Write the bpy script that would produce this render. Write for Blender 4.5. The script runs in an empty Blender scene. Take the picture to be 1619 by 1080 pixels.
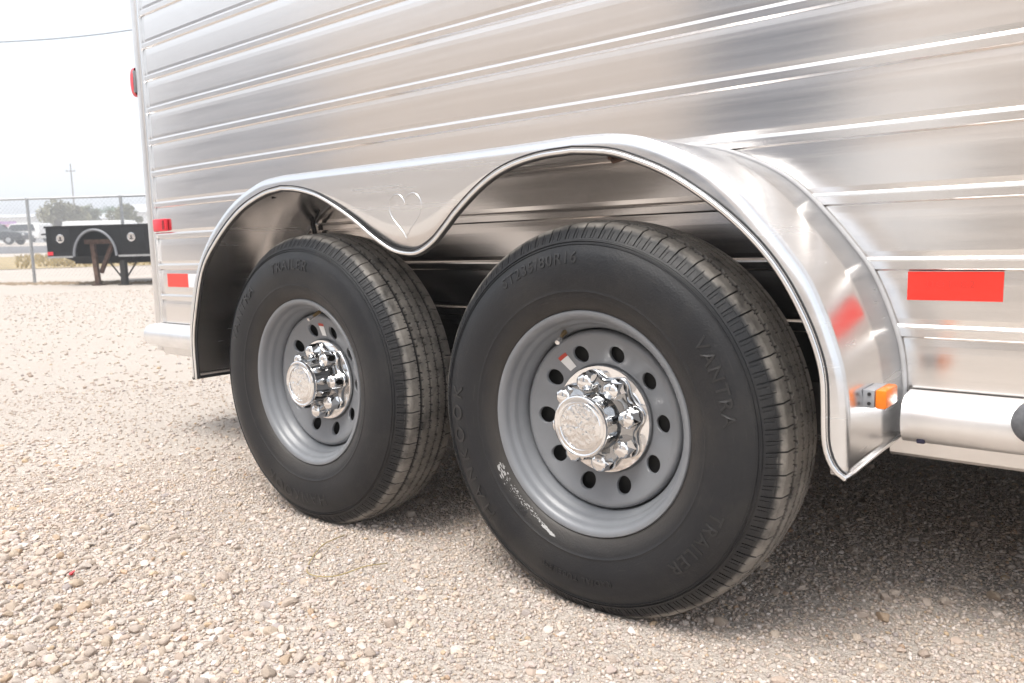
import bpy, bmesh, math, random
import numpy as np
from mathutils import Vector, Matrix
random.seed(7); rng = np.random.default_rng(11)
S = bpy.context.scene
COL = S.collection
PI = math.pi

# ------------------------------------------------------------------ camera
CAM_LOC = (0.8276, -1.2177, 0.7196)
yaw, pitch, roll = 0.6892, 0.1222, -0.0247
F = Vector((-math.sin(yaw)*math.cos(pitch), math.cos(yaw)*math.cos(pitch), -math.sin(pitch)))
Rv = F.cross(Vector((0, 0, 1))).normalized(); Uv = Rv.cross(F)
R2 = Rv*math.cos(roll)+Uv*math.sin(roll); U2 = -Rv*math.sin(roll)+Uv*math.cos(roll)
cd = bpy.data.cameras.new('camera'); cam = bpy.data.objects.new('camera', cd); COL.objects.link(cam)
M4 = Matrix.Identity(4)
for i in range(3):
    M4[i][0] = R2[i]; M4[i][1] = U2[i]; M4[i][2] = -F[i]; M4[i][3] = CAM_LOC[i]
cam.matrix_world = M4
cd.sensor_width = 22.3; cd.lens = 1.2353*1000/1619*22.3
cd.clip_start = 0.02; cd.clip_end = 2000
cd.dof.use_dof = True; cd.dof.focus_distance = 1.75; cd.dof.aperture_fstop = 4.5
S.camera = cam

# ------------------------------------------------------------------ sky, sun, exposure
SUN_EL, SUN_AZ = math.radians(66), math.radians(180)      # azimuth measured clockwise from +y
wd = bpy.data.worlds.new('World'); S.world = wd; wd.use_nodes = True
nt = wd.node_tree; bg = nt.nodes['Background']
sky = nt.nodes.new('ShaderNodeTexSky'); sky.sky_type = 'NISHITA'; sky.sun_disc = False
sky.sun_elevation = SUN_EL; sky.sun_rotation = SUN_AZ
sky.air_density = 1.0; sky.dust_density = 4.0; sky.ozone_density = 1.0
hs = nt.nodes.new('ShaderNodeHueSaturation'); hs.inputs['Saturation'].default_value = 0.38
nt.links.new(sky.outputs[0], hs.inputs['Color'])
# a bright, thin, even overcast lies over the blue
tcw = nt.nodes.new('ShaderNodeTexCoord'); cn = nt.nodes.new('ShaderNodeTexNoise'); cn.inputs['Scale'].default_value = 2.2; cn.inputs['Detail'].default_value = 5
nt.links.new(tcw.outputs['Generated'], cn.inputs['Vector'])
cr = nt.nodes.new('ShaderNodeValToRGB'); cr.color_ramp.elements[0].position = 0.3; cr.color_ramp.elements[0].color = (0.62, 0.62, 0.62, 1)
cr.color_ramp.elements[1].position = 0.7; cr.color_ramp.elements[1].color = (0.86, 0.86, 0.86, 1); nt.links.new(cn.outputs[0], cr.inputs[0])
mxw = nt.nodes.new('ShaderNodeMix'); mxw.data_type = 'RGBA'; mxw.inputs[7].default_value = (5.3, 5.65, 6.1, 1)
sz = nt.nodes.new('ShaderNodeSeparateXYZ'); nt.links.new(tcw.outputs['Generated'], sz.inputs[0])
mr = nt.nodes.new('ShaderNodeMapRange'); mr.inputs[1].default_value = 0.0; mr.inputs[2].default_value = 0.9; mr.inputs[3].default_value = 1.1; mr.inputs[4].default_value = 0.45
nt.links.new(sz.outputs[2], mr.inputs[0]); mm_ = nt.nodes.new('ShaderNodeMath'); mm_.operation = 'MULTIPLY'; mm_.use_clamp = True
nt.links.new(cr.outputs[0], mm_.inputs[0]); nt.links.new(mr.outputs[0], mm_.inputs[1]); nt.links.new(mm_.outputs[0], mxw.inputs[0]); nt.links.new(hs.outputs[0], mxw.inputs[6]); nt.links.new(mxw.outputs[2], bg.inputs[0])
bg.inputs[1].default_value = 0.125
sl = bpy.data.lights.new('sun', 'SUN'); sun = bpy.data.objects.new('sun', sl); COL.objects.link(sun)
sl.energy = 1.5; sl.angle = math.radians(30); sl.color = (1.0, 0.95, 0.88)
sd = Vector((math.sin(SUN_AZ)*math.cos(SUN_EL), math.cos(SUN_AZ)*math.cos(SUN_EL), math.sin(SUN_EL)))
sun.rotation_euler = sd.to_track_quat('Z', 'Y').to_euler()
S.view_settings.view_transform = 'Standard'; S.view_settings.look = 'None'
S.view_settings.exposure = 1.10; S.view_settings.gamma = 1.0; S.view_settings.use_curve_mapping = False
S.cycles.max_bounces = 8; S.cycles.glossy_bounces = 5

# ------------------------------------------------------------------ helpers
def empty(name, loc=(0, 0, 0), parent=None):
    o = bpy.data.objects.new(name, None); COL.objects.link(o); o.location = loc; o.parent = parent
    o.empty_display_size = 0.1
    return o
def tag(o, label=None, cat=None, group=None, kind=None):
    if label: o['label'] = label
    if cat: o['category'] = cat
    if group: o['group'] = group
    if kind: o['kind'] = kind
    return o
def link_mesh(name, me, mat, parent=None, loc=(0, 0, 0)):
    o = bpy.data.objects.new(name, me); COL.objects.link(o); o.parent = parent; o.location = loc
    if mat is not None and not me.materials: me.materials.append(mat)
    return o
def shade(me, smooth=True, angle=None):
    if smooth:
        me.polygons.foreach_set('use_smooth', [True]*len(me.polygons))
        if angle is not None:
            me.set_sharp_from_angle(angle=math.radians(angle))
class MB:
    """collects verts/faces"""
    def __init__(s): s.v = []; s.f = []
    def add(s, v, f):
        n = len(s.v); s.v += [tuple(p) for p in v]; s.f += [tuple(i+n for i in q) for q in f]; return s
    def box(s, lo, hi):
        x0, y0, z0 = lo; x1, y1, z1 = hi
        return s.add([(x0,y0,z0),(x1,y0,z0),(x1,y1,z0),(x0,y1,z0),(x0,y0,z1),(x1,y0,z1),(x1,y1,z1),(x0,y1,z1)],
                     [(0,3,2,1),(4,5,6,7),(0,1,5,4),(1,2,6,5),(2,3,7,6),(3,0,4,7)])
    def beam(s, a, b, w, h=None):
        a = Vector(a); b = Vector(b); h = h or w; d = (b-a).normalized()
        up = Vector((0, 0, 1)) if abs(d.z) < 0.95 else Vector((0, 1, 0))
        sx = d.cross(up).normalized()*w/2; sz = sx.normalized().cross(d)*h/2
        vs = [p+q for p in (a, b) for q in (-sx-sz, sx-sz, sx+sz, -sx+sz)]
        return s.add(vs, [(0,1,2,3),(7,6,5,4),(0,4,5,1),(1,5,6,2),(2,6,7,3),(3,7,4,0)])
    def tube(s, pts, r, n=8, closed=False, caps=True, scale=(1, 1)):
        pts = [Vector(p) for p in pts]; m = len(pts); prev = None; vs = []
        rr = r if isinstance(r, (list, tuple)) else [r]*m
        for i, p in enumerate(pts):
            if closed: t = pts[(i+1) % m]-pts[i-1]
            else: t = pts[min(i+1, m-1)]-pts[max(i-1, 0)]
            t.normalize()
            if prev is None:
                a = Vector((0, 0, 1)) if abs(t.z) < 0.9 else Vector((0, 1, 0))
                prev = a.cross(t).normalized()
            u = (prev-t*prev.dot(t)).normalized(); w = t.cross(u); prev = u
            for k in range(n):
                g = 2*PI*k/n; vs.append(p+(u*math.cos(g)*scale[0]+w*math.sin(g)*scale[1])*rr[i])
        fs = []
        for i in range(m if closed else m-1):
            j = (i+1) % m
            for k in range(n): fs.append((i*n+k, i*n+(k+1) % n, j*n+(k+1) % n, j*n+k))
        if caps and not closed:
            fs.append(tuple(range(n-1, -1, -1))); fs.append(tuple((m-1)*n+k for k in range(n)))
        return s.add(vs, fs)
    def lathe(s, prof, n=96, cap0=False, cap1=False):
        """prof: (r, y) rings about the local y axis"""
        vs = []
        for r, y in prof:
            for k in range(n):
                g = 2*PI*k/n; vs.append((r*math.cos(g), y, r*math.sin(g)))
        m = len(prof)
        fs = [(i*n+k, (i+1)*n+k, (i+1)*n+(k+1) % n, i*n+(k+1) % n) for i in range(m-1) for k in range(n)]
        if cap0: fs.append(tuple(range(n)))
        if cap1: fs.append(tuple((m-1)*n+k for k in range(n-1, -1, -1)))
        return s.add(vs, fs)
    def sweep_x(s, prof, x0, x1, closed=True, nx=1):
        """profile (y, z) swept along x"""
        m = len(prof); vs = [(x0+(x1-x0)*i/nx, y, z) for i in range(nx+1) for y, z in prof]
        fs = []
        for i in range(nx):
            for k in range(m if closed else m-1):
                fs.append((i*m+k, i*m+(k+1) % m, (i+1)*m+(k+1) % m, (i+1)*m+k))
        if closed:
            fs.append(tuple(range(m-1, -1, -1))); fs.append(tuple(nx*m+k for k in range(m)))
        return s.add(vs, fs)
    def strip(s, A, B):
        n = len(A); return s.add(list(A)+list(B), [(i, i+1, n+i+1, n+i) for i in range(n-1)])
    def build(s, name, mat, parent=None, loc=(0, 0, 0), smooth=None, fix=True):
        me = bpy.data.meshes.new(name); me.from_pydata(s.v, [], s.f)
        if fix:
            b = bmesh.new(); b.from_mesh(me); bmesh.ops.remove_doubles(b, verts=b.verts, dist=1e-6)
            fix != 'merge' and bmesh.ops.recalc_face_normals(b, faces=b.faces); b.to_mesh(me); b.free()
        me.update()
        if smooth is not None: shade(me, True, smooth)
        return link_mesh(name, me, mat, parent, loc)
def bevel(o, w, seg=2, ang=35):
    b = bmesh.new(); b.from_mesh(o.data)
    es = [e for e in b.edges if len(e.link_faces) == 2 and e.calc_face_angle() > math.radians(ang)]
    bmesh.ops.bevel(b, geom=es, offset=w, segments=seg, affect='EDGES', profile=0.5, clamp_overlap=True)
    b.to_mesh(o.data); b.free(); shade(o.data, True, 40); return o
def spline(P, n):
    """Catmull-Rom through 2-D or 3-D points, n samples, even in arc length"""
    P = np.array(P, float); m = len(P); Q = np.vstack([2*P[0]-P[1], P, 2*P[-1]-P[-2]]); out = []
    for i in range(m-1):
        p0, p1, p2, p3 = Q[i:i+4]
        for t in np.linspace(0, 1, 24, endpoint=False):
            out.append(0.5*((2*p1)+(-p0+p2)*t+(2*p0-5*p1+4*p2-p3)*t*t+(-p0+3*p1-3*p2+p3)*t**3))
    out.append(P[-1]); out = np.array(out)
    d = np.concatenate([[0], np.cumsum(np.linalg.norm(np.diff(out, axis=0), axis=1))])
    t = np.linspace(0, d[-1], n)
    return np.stack([np.interp(t, d, out[:, k]) for k in range(out.shape[1])], 1)

# ------------------------------------------------------------------ materials
class NT:
    def __init__(s, name):
        s.m = bpy.data.materials.new(name); s.m.use_nodes = True; s.t = s.m.node_tree
        s.b = s.t.nodes['Principled BSDF']
    def n(s, typ, **kw):
        x = s.t.nodes.new('ShaderNode'+typ)
        for k, v in kw.items():
            if k.startswith('i_'):
                key = k[2:]; key = int(key) if key.isdigit() else key.replace('_', ' ')
                x.inputs[key].default_value = v
            else: setattr(x, k, v)
        return x
    def l(s, a, b):
        s.t.links.new(a, b)
    def math(s, op, a, b=None, c=None, clamp=False):
        x = s.n('Math', operation=op); x.use_clamp = clamp
        for i, v in enumerate((a, b, c)):
            if v is None: continue
            if hasattr(v, 'links'): s.l(v, x.inputs[i])
            else: x.inputs[i].default_value = v
        return x.outputs[0]
    def coords(s, scale=(1, 1, 1), kind='Object'):
        tc = s.n('TexCoord'); mp = s.n('Mapping'); mp.inputs['Scale'].default_value = scale
        s.l(tc.outputs[kind], mp.inputs[0]); return mp.outputs[0]
    def noise(s, vec, scale, detail=3, rough=0.55):
        x = s.n('TexNoise'); x.inputs['Scale'].default_value = scale; x.inputs['Detail'].default_value = detail
        x.inputs['Roughness'].default_value = rough
        if vec is not None: s.l(vec, x.inputs['Vector'])
        return x.outputs[0]
    def ramp(s, fac, stops):
        x = s.n('ValToRGB'); e = x.color_ramp.elements
        while len(e) < len(stops): e.new(0.5)
        for k, (p, c) in enumerate(stops):
            e[k].position = p; e[k].color = (*c, 1) if len(c) == 3 else c
        s.l(fac, x.inputs[0]); return x.outputs[0]
    def mix(s, fac, a, b, mode='MIX'):
        x = s.n('Mix', data_type='RGBA', blend_type=mode)
        for sock, v in ((x.inputs[0], fac), (x.inputs[6], a), (x.inputs[7], b)):
            if hasattr(v, 'links'): s.l(v, sock)
            else: sock.default_value = v if not isinstance(v, tuple) or len(v) == 4 else (*v, 1)
        return x.outputs[2]
    def bump(s, h, dist, strength=1.0, nrm=None):
        x = s.n('Bump'); x.inputs['Distance'].default_value = dist; x.inputs['Strength'].default_value = strength
        s.l(h, x.inputs['Height'])
        if nrm is not None: s.l(nrm, x.inputs['Normal'])
        s.l(x.outputs[0], s.b.inputs['Normal']); return x.outputs[0]
    def set(s, **kw):
        for k, v in kw.items():
            key = k.replace('_', ' ')
            if hasattr(v, 'links'): s.l(v, s.b.inputs[key])
            else: s.b.inputs[key].default_value = (*v, 1) if isinstance(v, tuple) and len(v) == 3 else v
        return s
def plain(name, col, rough=0.5, metal=0.0, var=0.12, scale=8.0, **kw):
    q = NT(name); v = q.coords(); nz = q.noise(v, scale, 4)
    lo = tuple(c*(1-var) for c in col); hi = tuple(min(1, c*(1+var)) for c in col)
    q.set(Base_Color=q.ramp(nz, [(0.3, lo), (0.7, hi)]), Roughness=rough, Metallic=metal, **kw)
    return q.m

def brushed(name, col, rough, aniso, tangent=(0, 0, 1), line=0.00006, wave=0.0012, lines=(1.2, 40, 900)):
    q = NT(name)
    v = q.coords(lines); ln = q.noise(v, 1.0, 3, 0.6)
    v2 = q.coords((1.3, 3, 2.6)); wv = q.noise(v2, 1.0, 2, 0.5)
    v3 = q.coords((0.9, 2, 30)); sm = q.noise(v3, 1.5, 4, 0.6)
    c = q.ramp(sm, [(0.3, tuple(x*0.93 for x in col)), (0.7, col)])
    q.set(Base_Color=c, Metallic=1.0, Anisotropic=aniso)
    q.l(q.math('MULTIPLY_ADD', sm, 0.16, rough-0.08), q.b.inputs['Roughness'])
    h = q.math('ADD', q.math('MULTIPLY', wv, wave), q.math('MULTIPLY', ln, line))
    q.bump(h, 1.0)
    t = q.n('CombineXYZ'); 
    for i in range(3): t.inputs[i].default_value = tangent[i]
    q.l(t.outputs[0], q.b.inputs['Tangent'])
    return q.m
ALU_WALL = brushed('brushed_aluminium_plank', (0.87, 0.84, 0.815), 0.18, 0.8, wave=0.0004)
ALU_FENDER = brushed('rolled_aluminium_sheet', (0.82, 0.825, 0.835), 0.25, 0.3, wave=0.0006, lines=(60, 2, 60), line=0.00003)
ALU_SKIRT = brushed('pressed_aluminium_skirt', (0.86, 0.83, 0.79), 0.24, 0.4, wave=0.0006)
ALU_TRIM = plain('extruded_aluminium', (0.86, 0.86, 0.86), 0.22, 1.0, 0.05, 20)
ALU_POST = plain('anodised_post_metal', (0.80, 0.78, 0.76), 0.32, 1.0, 0.06, 12)
ALU_RAIL = plain('satin_aluminium_rail', (0.92, 0.92, 0.92), 0.38, 1.0, 0.04, 20)
CHROME = plain('chrome', (0.90, 0.90, 0.90), 0.05, 1.0, 0.03, 30)
BLACK_TRIM = plain('black_rubber_trim', (0.02, 0.02, 0.022), 0.5, 0, 0.3, 40)
DARK_METAL = plain('dark_underbody_metal', (0.035, 0.034, 0.033), 0.6, 0.3, 0.3, 20)
PAINT_BLACK = plain('black_enamel', (0.010, 0.011, 0.013), 0.45, 0, 0.2, 6, Specular_IOR_Level=0.25)
RUST = plain('rusty_steel', (0.105, 0.062, 0.046), 0.8, 0.2, 0.5, 14)
WHITE_PAINT = plain('white_paint', (0.78, 0.78, 0.77), 0.45, 0, 0.05, 4)
GALV = plain('galvanised_steel', (0.45, 0.46, 0.47), 0.45, 0.8, 0.15, 30)
GLASS_DARK = plain('dark_window_glass', (0.02, 0.025, 0.03), 0.08, 0, 0.1, 2)
RED_LENS = plain('red_lens', (0.75, 0.025, 0.045), 0.3, 0, 0.15, 40)
AMBER = plain('amber_lens', (0.85, 0.20, 0.01), 0.2, 0, 0.12, 60, Subsurface_Weight=0.0)
GREY_PLASTIC = plain('grey_plastic', (0.27, 0.28, 0.30), 0.4, 0, 0.08, 60)

def tape_mat(name, col):
    q = NT(name); v = q.coords((1, 1, 1)); 
    br = q.n('TexVoronoi', feature='DISTANCE_TO_EDGE'); br.inputs['Scale'].default_value = 260; q.l(v, br.inputs['Vector'])
    nz = q.noise(q.coords((3, 1, 160)), 2.0, 3)
    c = q.ramp(br.outputs['Distance'], [(0.0, tuple(x*0.86 for x in col)), (0.12, col)])
    c = q.mix(q.math('MULTIPLY', nz, 0.25), c, tuple(x*0.8 for x in col))
    q.set(Base_Color=c, Roughness=0.3, Coat_Weight=0.4, Coat_Roughness=0.1); return q.m
TAPE_RED = tape_mat('red_reflective_tape', (0.86, 0.035, 0.02))
TAPE_WHITE = tape_mat('white_reflective_tape', (0.78, 0.80, 0.84))

def rim_mat():
    q = NT('silver_grey_wheel_paint'); v = q.coords(); nz = q.noise(v, 14, 5); fine = q.noise(v, 900, 2)
    c = q.ramp(nz, [(0.3, (0.175, 0.185, 0.20)), (0.7, (0.20, 0.21, 0.227))])
    q.set(Base_Color=c, Roughness=0.42, Metallic=0.06, Coat_Weight=0.2, Coat_Roughness=0.15)
    q.bump(fine, 0.00004); return q.m
RIM = rim_mat()

def rubber_mat():
    q = NT('tyre_rubber'); tc = q.n('TexCoord'); sp = q.n('SeparateXYZ'); q.l(tc.outputs['Object'], sp.inputs[0])
    x, y, z = sp.outputs
    r = q.math('SQRT', q.math('ADD', q.math('MULTIPLY', x, x), q.math('MULTIPLY', z, z)))
    nz = q.noise(tc.outputs['Object'], 22, 5, 0.65); big = q.noise(tc.outputs['Object'], 5, 3)
    base = q.ramp(big, [(0.3, (0.008, 0.009, 0.0115)), (0.75, (0.015, 0.0158, 0.018))])
    # road dust worn onto the tread face, ragged at the shoulder
    tr = q.math('ADD', r, q.math('MULTIPLY', q.math('SUBTRACT', nz, 0.5), 0.02))
    tf = q.ramp(tr, [(0.0, (0, 0, 0)), (0.372, (0, 0, 0)), (0.380, (1, 1, 1)), (1.0, (1, 1, 1))])
    dust = q.ramp(nz, [(0.28, (0.075, 0.071, 0.066)), (0.5, (0.20, 0.187, 0.17)), (0.75, (0.29, 0.27, 0.243))])
    wn_ = q.n('Attribute', attribute_name='worn'); tf = q.math('MULTIPLY', tf, wn_.outputs['Fac'])
    c = q.mix(tf, base, dust)
    st = q.noise(q.coords((1, 1, 1)), 3.2, 6, 0.7)
    c = q.mix(q.ramp(st, [(0.5, (0, 0, 0)), (0.72, (.45, .45, .45))]), c, (0.050, 0.046, 0.041))
    sv = q.n('CombineXYZ'); q.l(q.math('MULTIPLY', q.math('ARCTAN2', z, x), 1.6), sv.inputs[0]); q.l(q.math('MULTIPLY', r, 90.0), sv.inputs[1])
    sc_ = q.noise(sv.outputs[0], 2.2, 4, 0.7)
    c = q.mix(q.ramp(sc_, [(0.60, (0, 0, 0)), (0.76, (.5, .5, .5))]), c, (0.060, 0.056, 0.051))
    # brown film next to the rim
    bf = q.ramp(q.math('ADD', r, q.math('MULTIPLY', nz, 0.02)), [(0.0, (1, 1, 1)), (0.235, (.8, .8, .8)), (0.262, (0.1, 0.1, 0.1)), (0.30, (0, 0, 0))])
    c = q.mix(q.math('MULTIPLY', bf, 0.5), c, (0.072, 0.062, 0.052))
    q.set(Base_Color=c, Roughness=q.math('MULTIPLY_ADD', nz, 0.22, 0.36))
    q.b.inputs['Specular IOR Level'].default_value = 0.4
    q.bump(q.noise(tc.outputs['Object'], 260, 3), 0.0006); return q.m
RUBBER = rubber_mat()

# ------------------------------------------------------------------ ground and distance
def gz(x, y):
    d = math.hypot(x-CAM_LOC[0], y-CAM_LOC[1])
    pts = [(0, 0), (6, 0), (18, 0.245), (40, 0.80), (80, 2.0), (130, 2.75), (400, 2.9), (1500, 3.0)]
    for (a, za), (b, zb) in zip(pts, pts[1:]):
        if d <= b: return za+(zb-za)*(d-a)/(b-a)
    return 3.0
def gravel_mat():
    q = NT('crushed_limestone'); v = q.coords((1, 1, 1))
    vo = q.n('TexVoronoi'); vo.inputs['Scale'].default_value = 210; q.l(v, vo.inputs['Vector'])
    vo2 = q.n('TexVoronoi'); vo2.inputs['Scale'].default_value = 75; q.l(v, vo2.inputs['Vector'])
    n1 = q.noise(v, 2.2, 4); n2 = q.noise(v, 420, 3)
    c1 = q.ramp(vo.outputs['Color'], [(0.1, (0.45, 0.39, 0.345)), (0.5, (0.545, 0.485, 0.43)), (0.9, (0.645, 0.595, 0.54))])
    c2 = q.ramp(vo2.outputs['Color'], [(0.1, (0.475, 0.42, 0.37)), (0.5, (0.555, 0.495, 0.44)), (0.9, (0.615, 0.56, 0.51))])
    c = q.mix(0.5, c1, c2); c = q.mix(q.ramp(n1, [(0.35, (0, 0, 0)), (0.7, (.5, .5, .5))]), c, (0.525, 0.46, 0.405))
    q.set(Base_Color=c, Roughness=0.95); q.b.inputs['Specular IOR Level'].default_value = 0.2
    h = q.math('ADD', q.math('MULTIPLY', vo.outputs['Distance'], -0.003), q.math('MULTIPLY', n2, 0.003))
    h = q.math('ADD', h, q.math('MULTIPLY', vo2.outputs['Distance'], -0.006))
    q.bump(h, 1.0); return q.m
GRAVEL = gravel_mat()
def ring_sheet(name, mat, r0, r1, a0, a1, nr, na, dz=0.0, logs=True):
    """sector of the terrain about the camera's foot; angles from +y towards -x"""
    vs = []; fs = []
    rs = np.geomspace(r0, r1, nr) if logs else np.linspace(r0, r1, nr)
    for r in rs:
        for a in np.linspace(a0, a1, na):
            x = CAM_LOC[0]-math.sin(a)*r; y = CAM_LOC[1]+math.cos(a)*r
            vs.append((x, y, gz(x, y)+dz))
    fs = [(i*na+k, (i+1)*na+k, (i+1)*na+k+1, i*na+k+1) for i in range(nr-1) for k in range(na-1)]
    m = MB(); m.add(vs, fs); o = m.build(name, mat, smooth=60); return o
ground = ring_sheet('ground', GRAVEL, 0.05, 1500, 0, 2*PI, 90, 121); tag(ground, kind='structure')
gm = MB(); gm.add([(CAM_LOC[0]+0.06*math.cos(g), CAM_LOC[1]+0.06*math.sin(g), 0.001) for g in np.linspace(0, 2*PI, 16, endpoint=False)], [tuple(range(16))])
# close the little hole at the sheet's centre by moving its first ring to the centre
for i in range(121):
    ground.data.vertices[i].co.x = CAM_LOC[0]; ground.data.vertices[i].co.y = CAM_LOC[1]
DRY = plain('dry_grass_soil', (0.40, 0.31, 0.17), 0.95, 0, 0.25, 1.5)
ASPH = plain('worn_asphalt', (0.16, 0.155, 0.16), 0.9, 0, 0.15, 2)
tag(ring_sheet('grass_verge', DRY, 24.5, 38, 0.55, 1.7, 10, 60, 0.012), kind='structure')
tag(ring_sheet('road', ASPH, 44, 62, 0.55, 1.7, 10, 60, 0.012), kind='structure')
def at(px, py, d):
    """a point d metres away (on plan) along the photograph's direction px, py"""
    v = F+R2*((px-809.5)/1235.3)-U2*((py-540)/1235.3); h = math.hypot(v.x, v.y)
    return Vector(CAM_LOC)+v*(d/h)
# dry grass tufts on the verge
m = MB()
for i in range(2600):
    a = random.uniform(0.72, 1.25); r = random.uniform(24.7, 37.8)
    x = CAM_LOC[0]-math.sin(a)*r; y = CAM_LOC[1]+math.cos(a)*r; z = gz(x, y)
    for k in range(4):
        g = random.uniform(0, 2*PI); h = random.uniform(0.06, 0.2); w = 0.03; t = random.uniform(0, .08)
        m.add([(x-w*math.cos(g), y-w*math.sin(g), z), (x+w*math.cos(g), y+w*math.sin(g), z), (x+t*math.sin(g), y+t*math.cos(g), z+h)], [(0, 1, 2)])
tag(m.build('dry_grass', plain('dry_grass_blade', (0.42, 0.33, 0.16), 0.9, 0, 0.3, 3), fix=False), kind='stuff')

# ------------------------------------------------------------------ the trailer
W = 0.31                    # plane of the side wall
FY = -0.03                  # plane of the fender lip
XR, XF = -2.245, 4.4        # rear post, front end
T = tag(empty('livestock_trailer'), 'bare aluminium livestock trailer with ribbed plank side on two grey steel wheels', 'trailer')
PITCH = 0.1205; Z0 = 0.442; NPL = 17
def plank_profile(zb, zt):
    """from lower edge zb up to the next rib's top zt, (y, z); outside is -y"""
    w = W
    return [(w+0.020, zb), (w+0.0012, zb), (w, zb+0.010), (w-0.00012, zb+0.045), (w-0.0001, zt-0.050), (w+0.0003, zt-0.038), (w+0.0012, zt-0.0265),
            (w+0.0012, zt-0.0255), (w-0.0044, zt-0.0228), (w-0.0054, zt-0.0218), (w-0.0058, zt-0.0082), (w-0.0050, zt-0.0045), (w-0.0036, zt-0.0020), (w-0.0010, zt-0.0004), (w, zt), (w+0.020, zt)]
plank_me = None
for k in range(NPL):
    if plank_me is None:
        m = MB(); m.sweep_x(plank_profile(0, PITCH), XR, XF, True, 1)
        o = m.build('side_plank', ALU_WALL, T, (0, 0, Z0)); plank_me = o.data
    else: o = link_mesh('side_plank', plank_me, None, T, (0, 0, Z0+k*PITCH))
ZTOP = Z0+NPL*PITCH
# corner post
m = MB(); rr = 0.022; x0, x1, y0, y1 = -2.302, XR-0.001, W-0.012, W+0.06
out = []
for cx, cy, a0 in ((x0+rr, y0+rr, PI), (x1-0.004, y0+0.004, 1.5*PI)):
    r_ = rr if a0 == PI else 0.004
    out += [(cx+r_*math.cos(a0+t*PI/8), cy+r_*math.sin(a0+t*PI/8)) for t in range(5)]
out += [(x1, y1), (x0, y1)]
n_ = len(out)
m.add([(x, y, z) for z in (0.335, ZTOP+0.02) for x, y in out], [(i, (i+1) % n_, n_+(i+1) % n_, n_+i) for i in range(n_)]+[tuple(range(n_-1, -1, -1)), tuple(range(n_, 2*n_))])
m.build('corner_post', ALU_POST, T, smooth=30)
m = MB(); m.box((XR, W-0.009, Z0), (XR+0.012, W-0.0002, ZTOP)); m.build('post_seam_strip', ALU_TRIM, T)
# body behind the planks, roof, rear door, floor and frame
m = MB(); m.box((XR-0.03, W+0.0205, Z0-0.02), (XF, W+0.05, ZTOP)); m.build('wall_backing', DARK_METAL, T)
m = MB(); m.box((XR-0.05, 2.40, Z0-0.02), (XF, 2.44, ZTOP)); m.build('far_wall', ALU_POST, T)
m = MB(); m.box((XR-0.05, W+0.061, 0.40), (XR-0.012, 2.398, ZTOP)); m.build('rear_gate', ALU_POST, T)
m = MB(); m.box((XF+0.001, W+0.0, 0.40), (XF+0.04, 2.44, ZTOP)); m.build('front_wall', ALU_POST, T)
m = MB(); m.box((XR-0.07, W-0.02, ZTOP+0.021), (XF+0.05, 2.46, ZTOP+0.07)); bevel(m.build('roof', ALU_POST, T), 0.02, 3)
m = MB(); m.box((XR, W+0.051, 0.425), (XF, 2.399, 0.455)); m.build('floor', DARK_METAL, T)
for yy in (0.62, 2.02):
    m = MB(); m.box((XR+0.02, yy, 0.36), (XF-0.1, yy+0.06, 0.424)); m.build('frame_rail', DARK_METAL, T)
for xx in np.arange(-2.0, 4.3, 0.4):
    m = MB(); m.box((xx, 0.69, 0.385), (xx+0.05, 2.01, 0.424)); m.build('cross_member', DARK_METAL, T)
# rounded rub rail and the skirt below it
AX = -0.882
prof = [(W-0.0055, 0.446), (W-0.014, 0.4455)]
for t in np.linspace(0, 1, 12):
    a = PI/2+t*PI; prof.append((W-0.037+0.038*math.cos(a), 0.401+0.0425*math.sin(a)))
prof += [(W-0.016, 0.3575), (W-0.006, 0.3605)]
for xa, xb in ((-2.262, -1.46), (0.50, XF)):
    m = MB(); m.sweep_x(prof, xa, xb, True); o = m.build('rub_rail', ALU_RAIL, T, smooth=35)
sk = [(W-0.012, 0.3568), (W-0.010, 0.328), (W-0.004, 0.322), (W+0.06, 0.322), (W+0.06, 0.3568)]
for xa, xb in ((-2.24, -1.40), (0.47, XF)):
    m = MB(); m.sweep_x(sk, xa, xb, True); m.build('frame_skirt', ALU_POST, T, smooth=35)
m = MB(); m.box((-1.40, W+0.012, 0.335), (0.47, W+0.05, 0.4415)); m.build('wheel_well_beam', DARK_METAL, T)
# rounded rail end cap at the rear
m = MB()
for i, (dx, s_) in enumerate(((0, 1), (0.008, 0.97), (0.015, 0.86), (0.019, 0.6))):
    pass
m.add([(-2.2625-dx, W-0.037+(y-(W-0.037))*s_, 0.402+(z-0.402)*s_) for dx, s_ in ((0, 1), (0.006, 0.97), (0.012, 0.86), (0.015, 0.6)) for y, z in prof],
      [(i*len(prof)+k, i*len(prof)+(k+1) % len(prof), (i+1)*len(prof)+(k+1) % len(prof), (i+1)*len(prof)+k) for i in range(3) for k in range(len(prof))]+[tuple(3*len(prof)+k for k in range(len(prof)))])
m.build('rail_end_cap', ALU_RAIL, T, smooth=40)

# reflective tape, pieces lie on a plank's face
def tape(px0, px1, z0, z1, mat, name):
    m = MB(); m.box((px0, W-0.0022, z0), (px1, W-0.0009, z1)); return m.build(name, mat, T)
tape(0.4877, 0.6340, 0.606, 0.6565, TAPE_RED, 'red_tape')
tape(-2.180, -2.021, 0.5915, 0.643, TAPE_RED, 'red_tape')
tape(-2.0205, -1.70, 0.5915, 0.643, TAPE_WHITE, 'white_tape')

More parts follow.
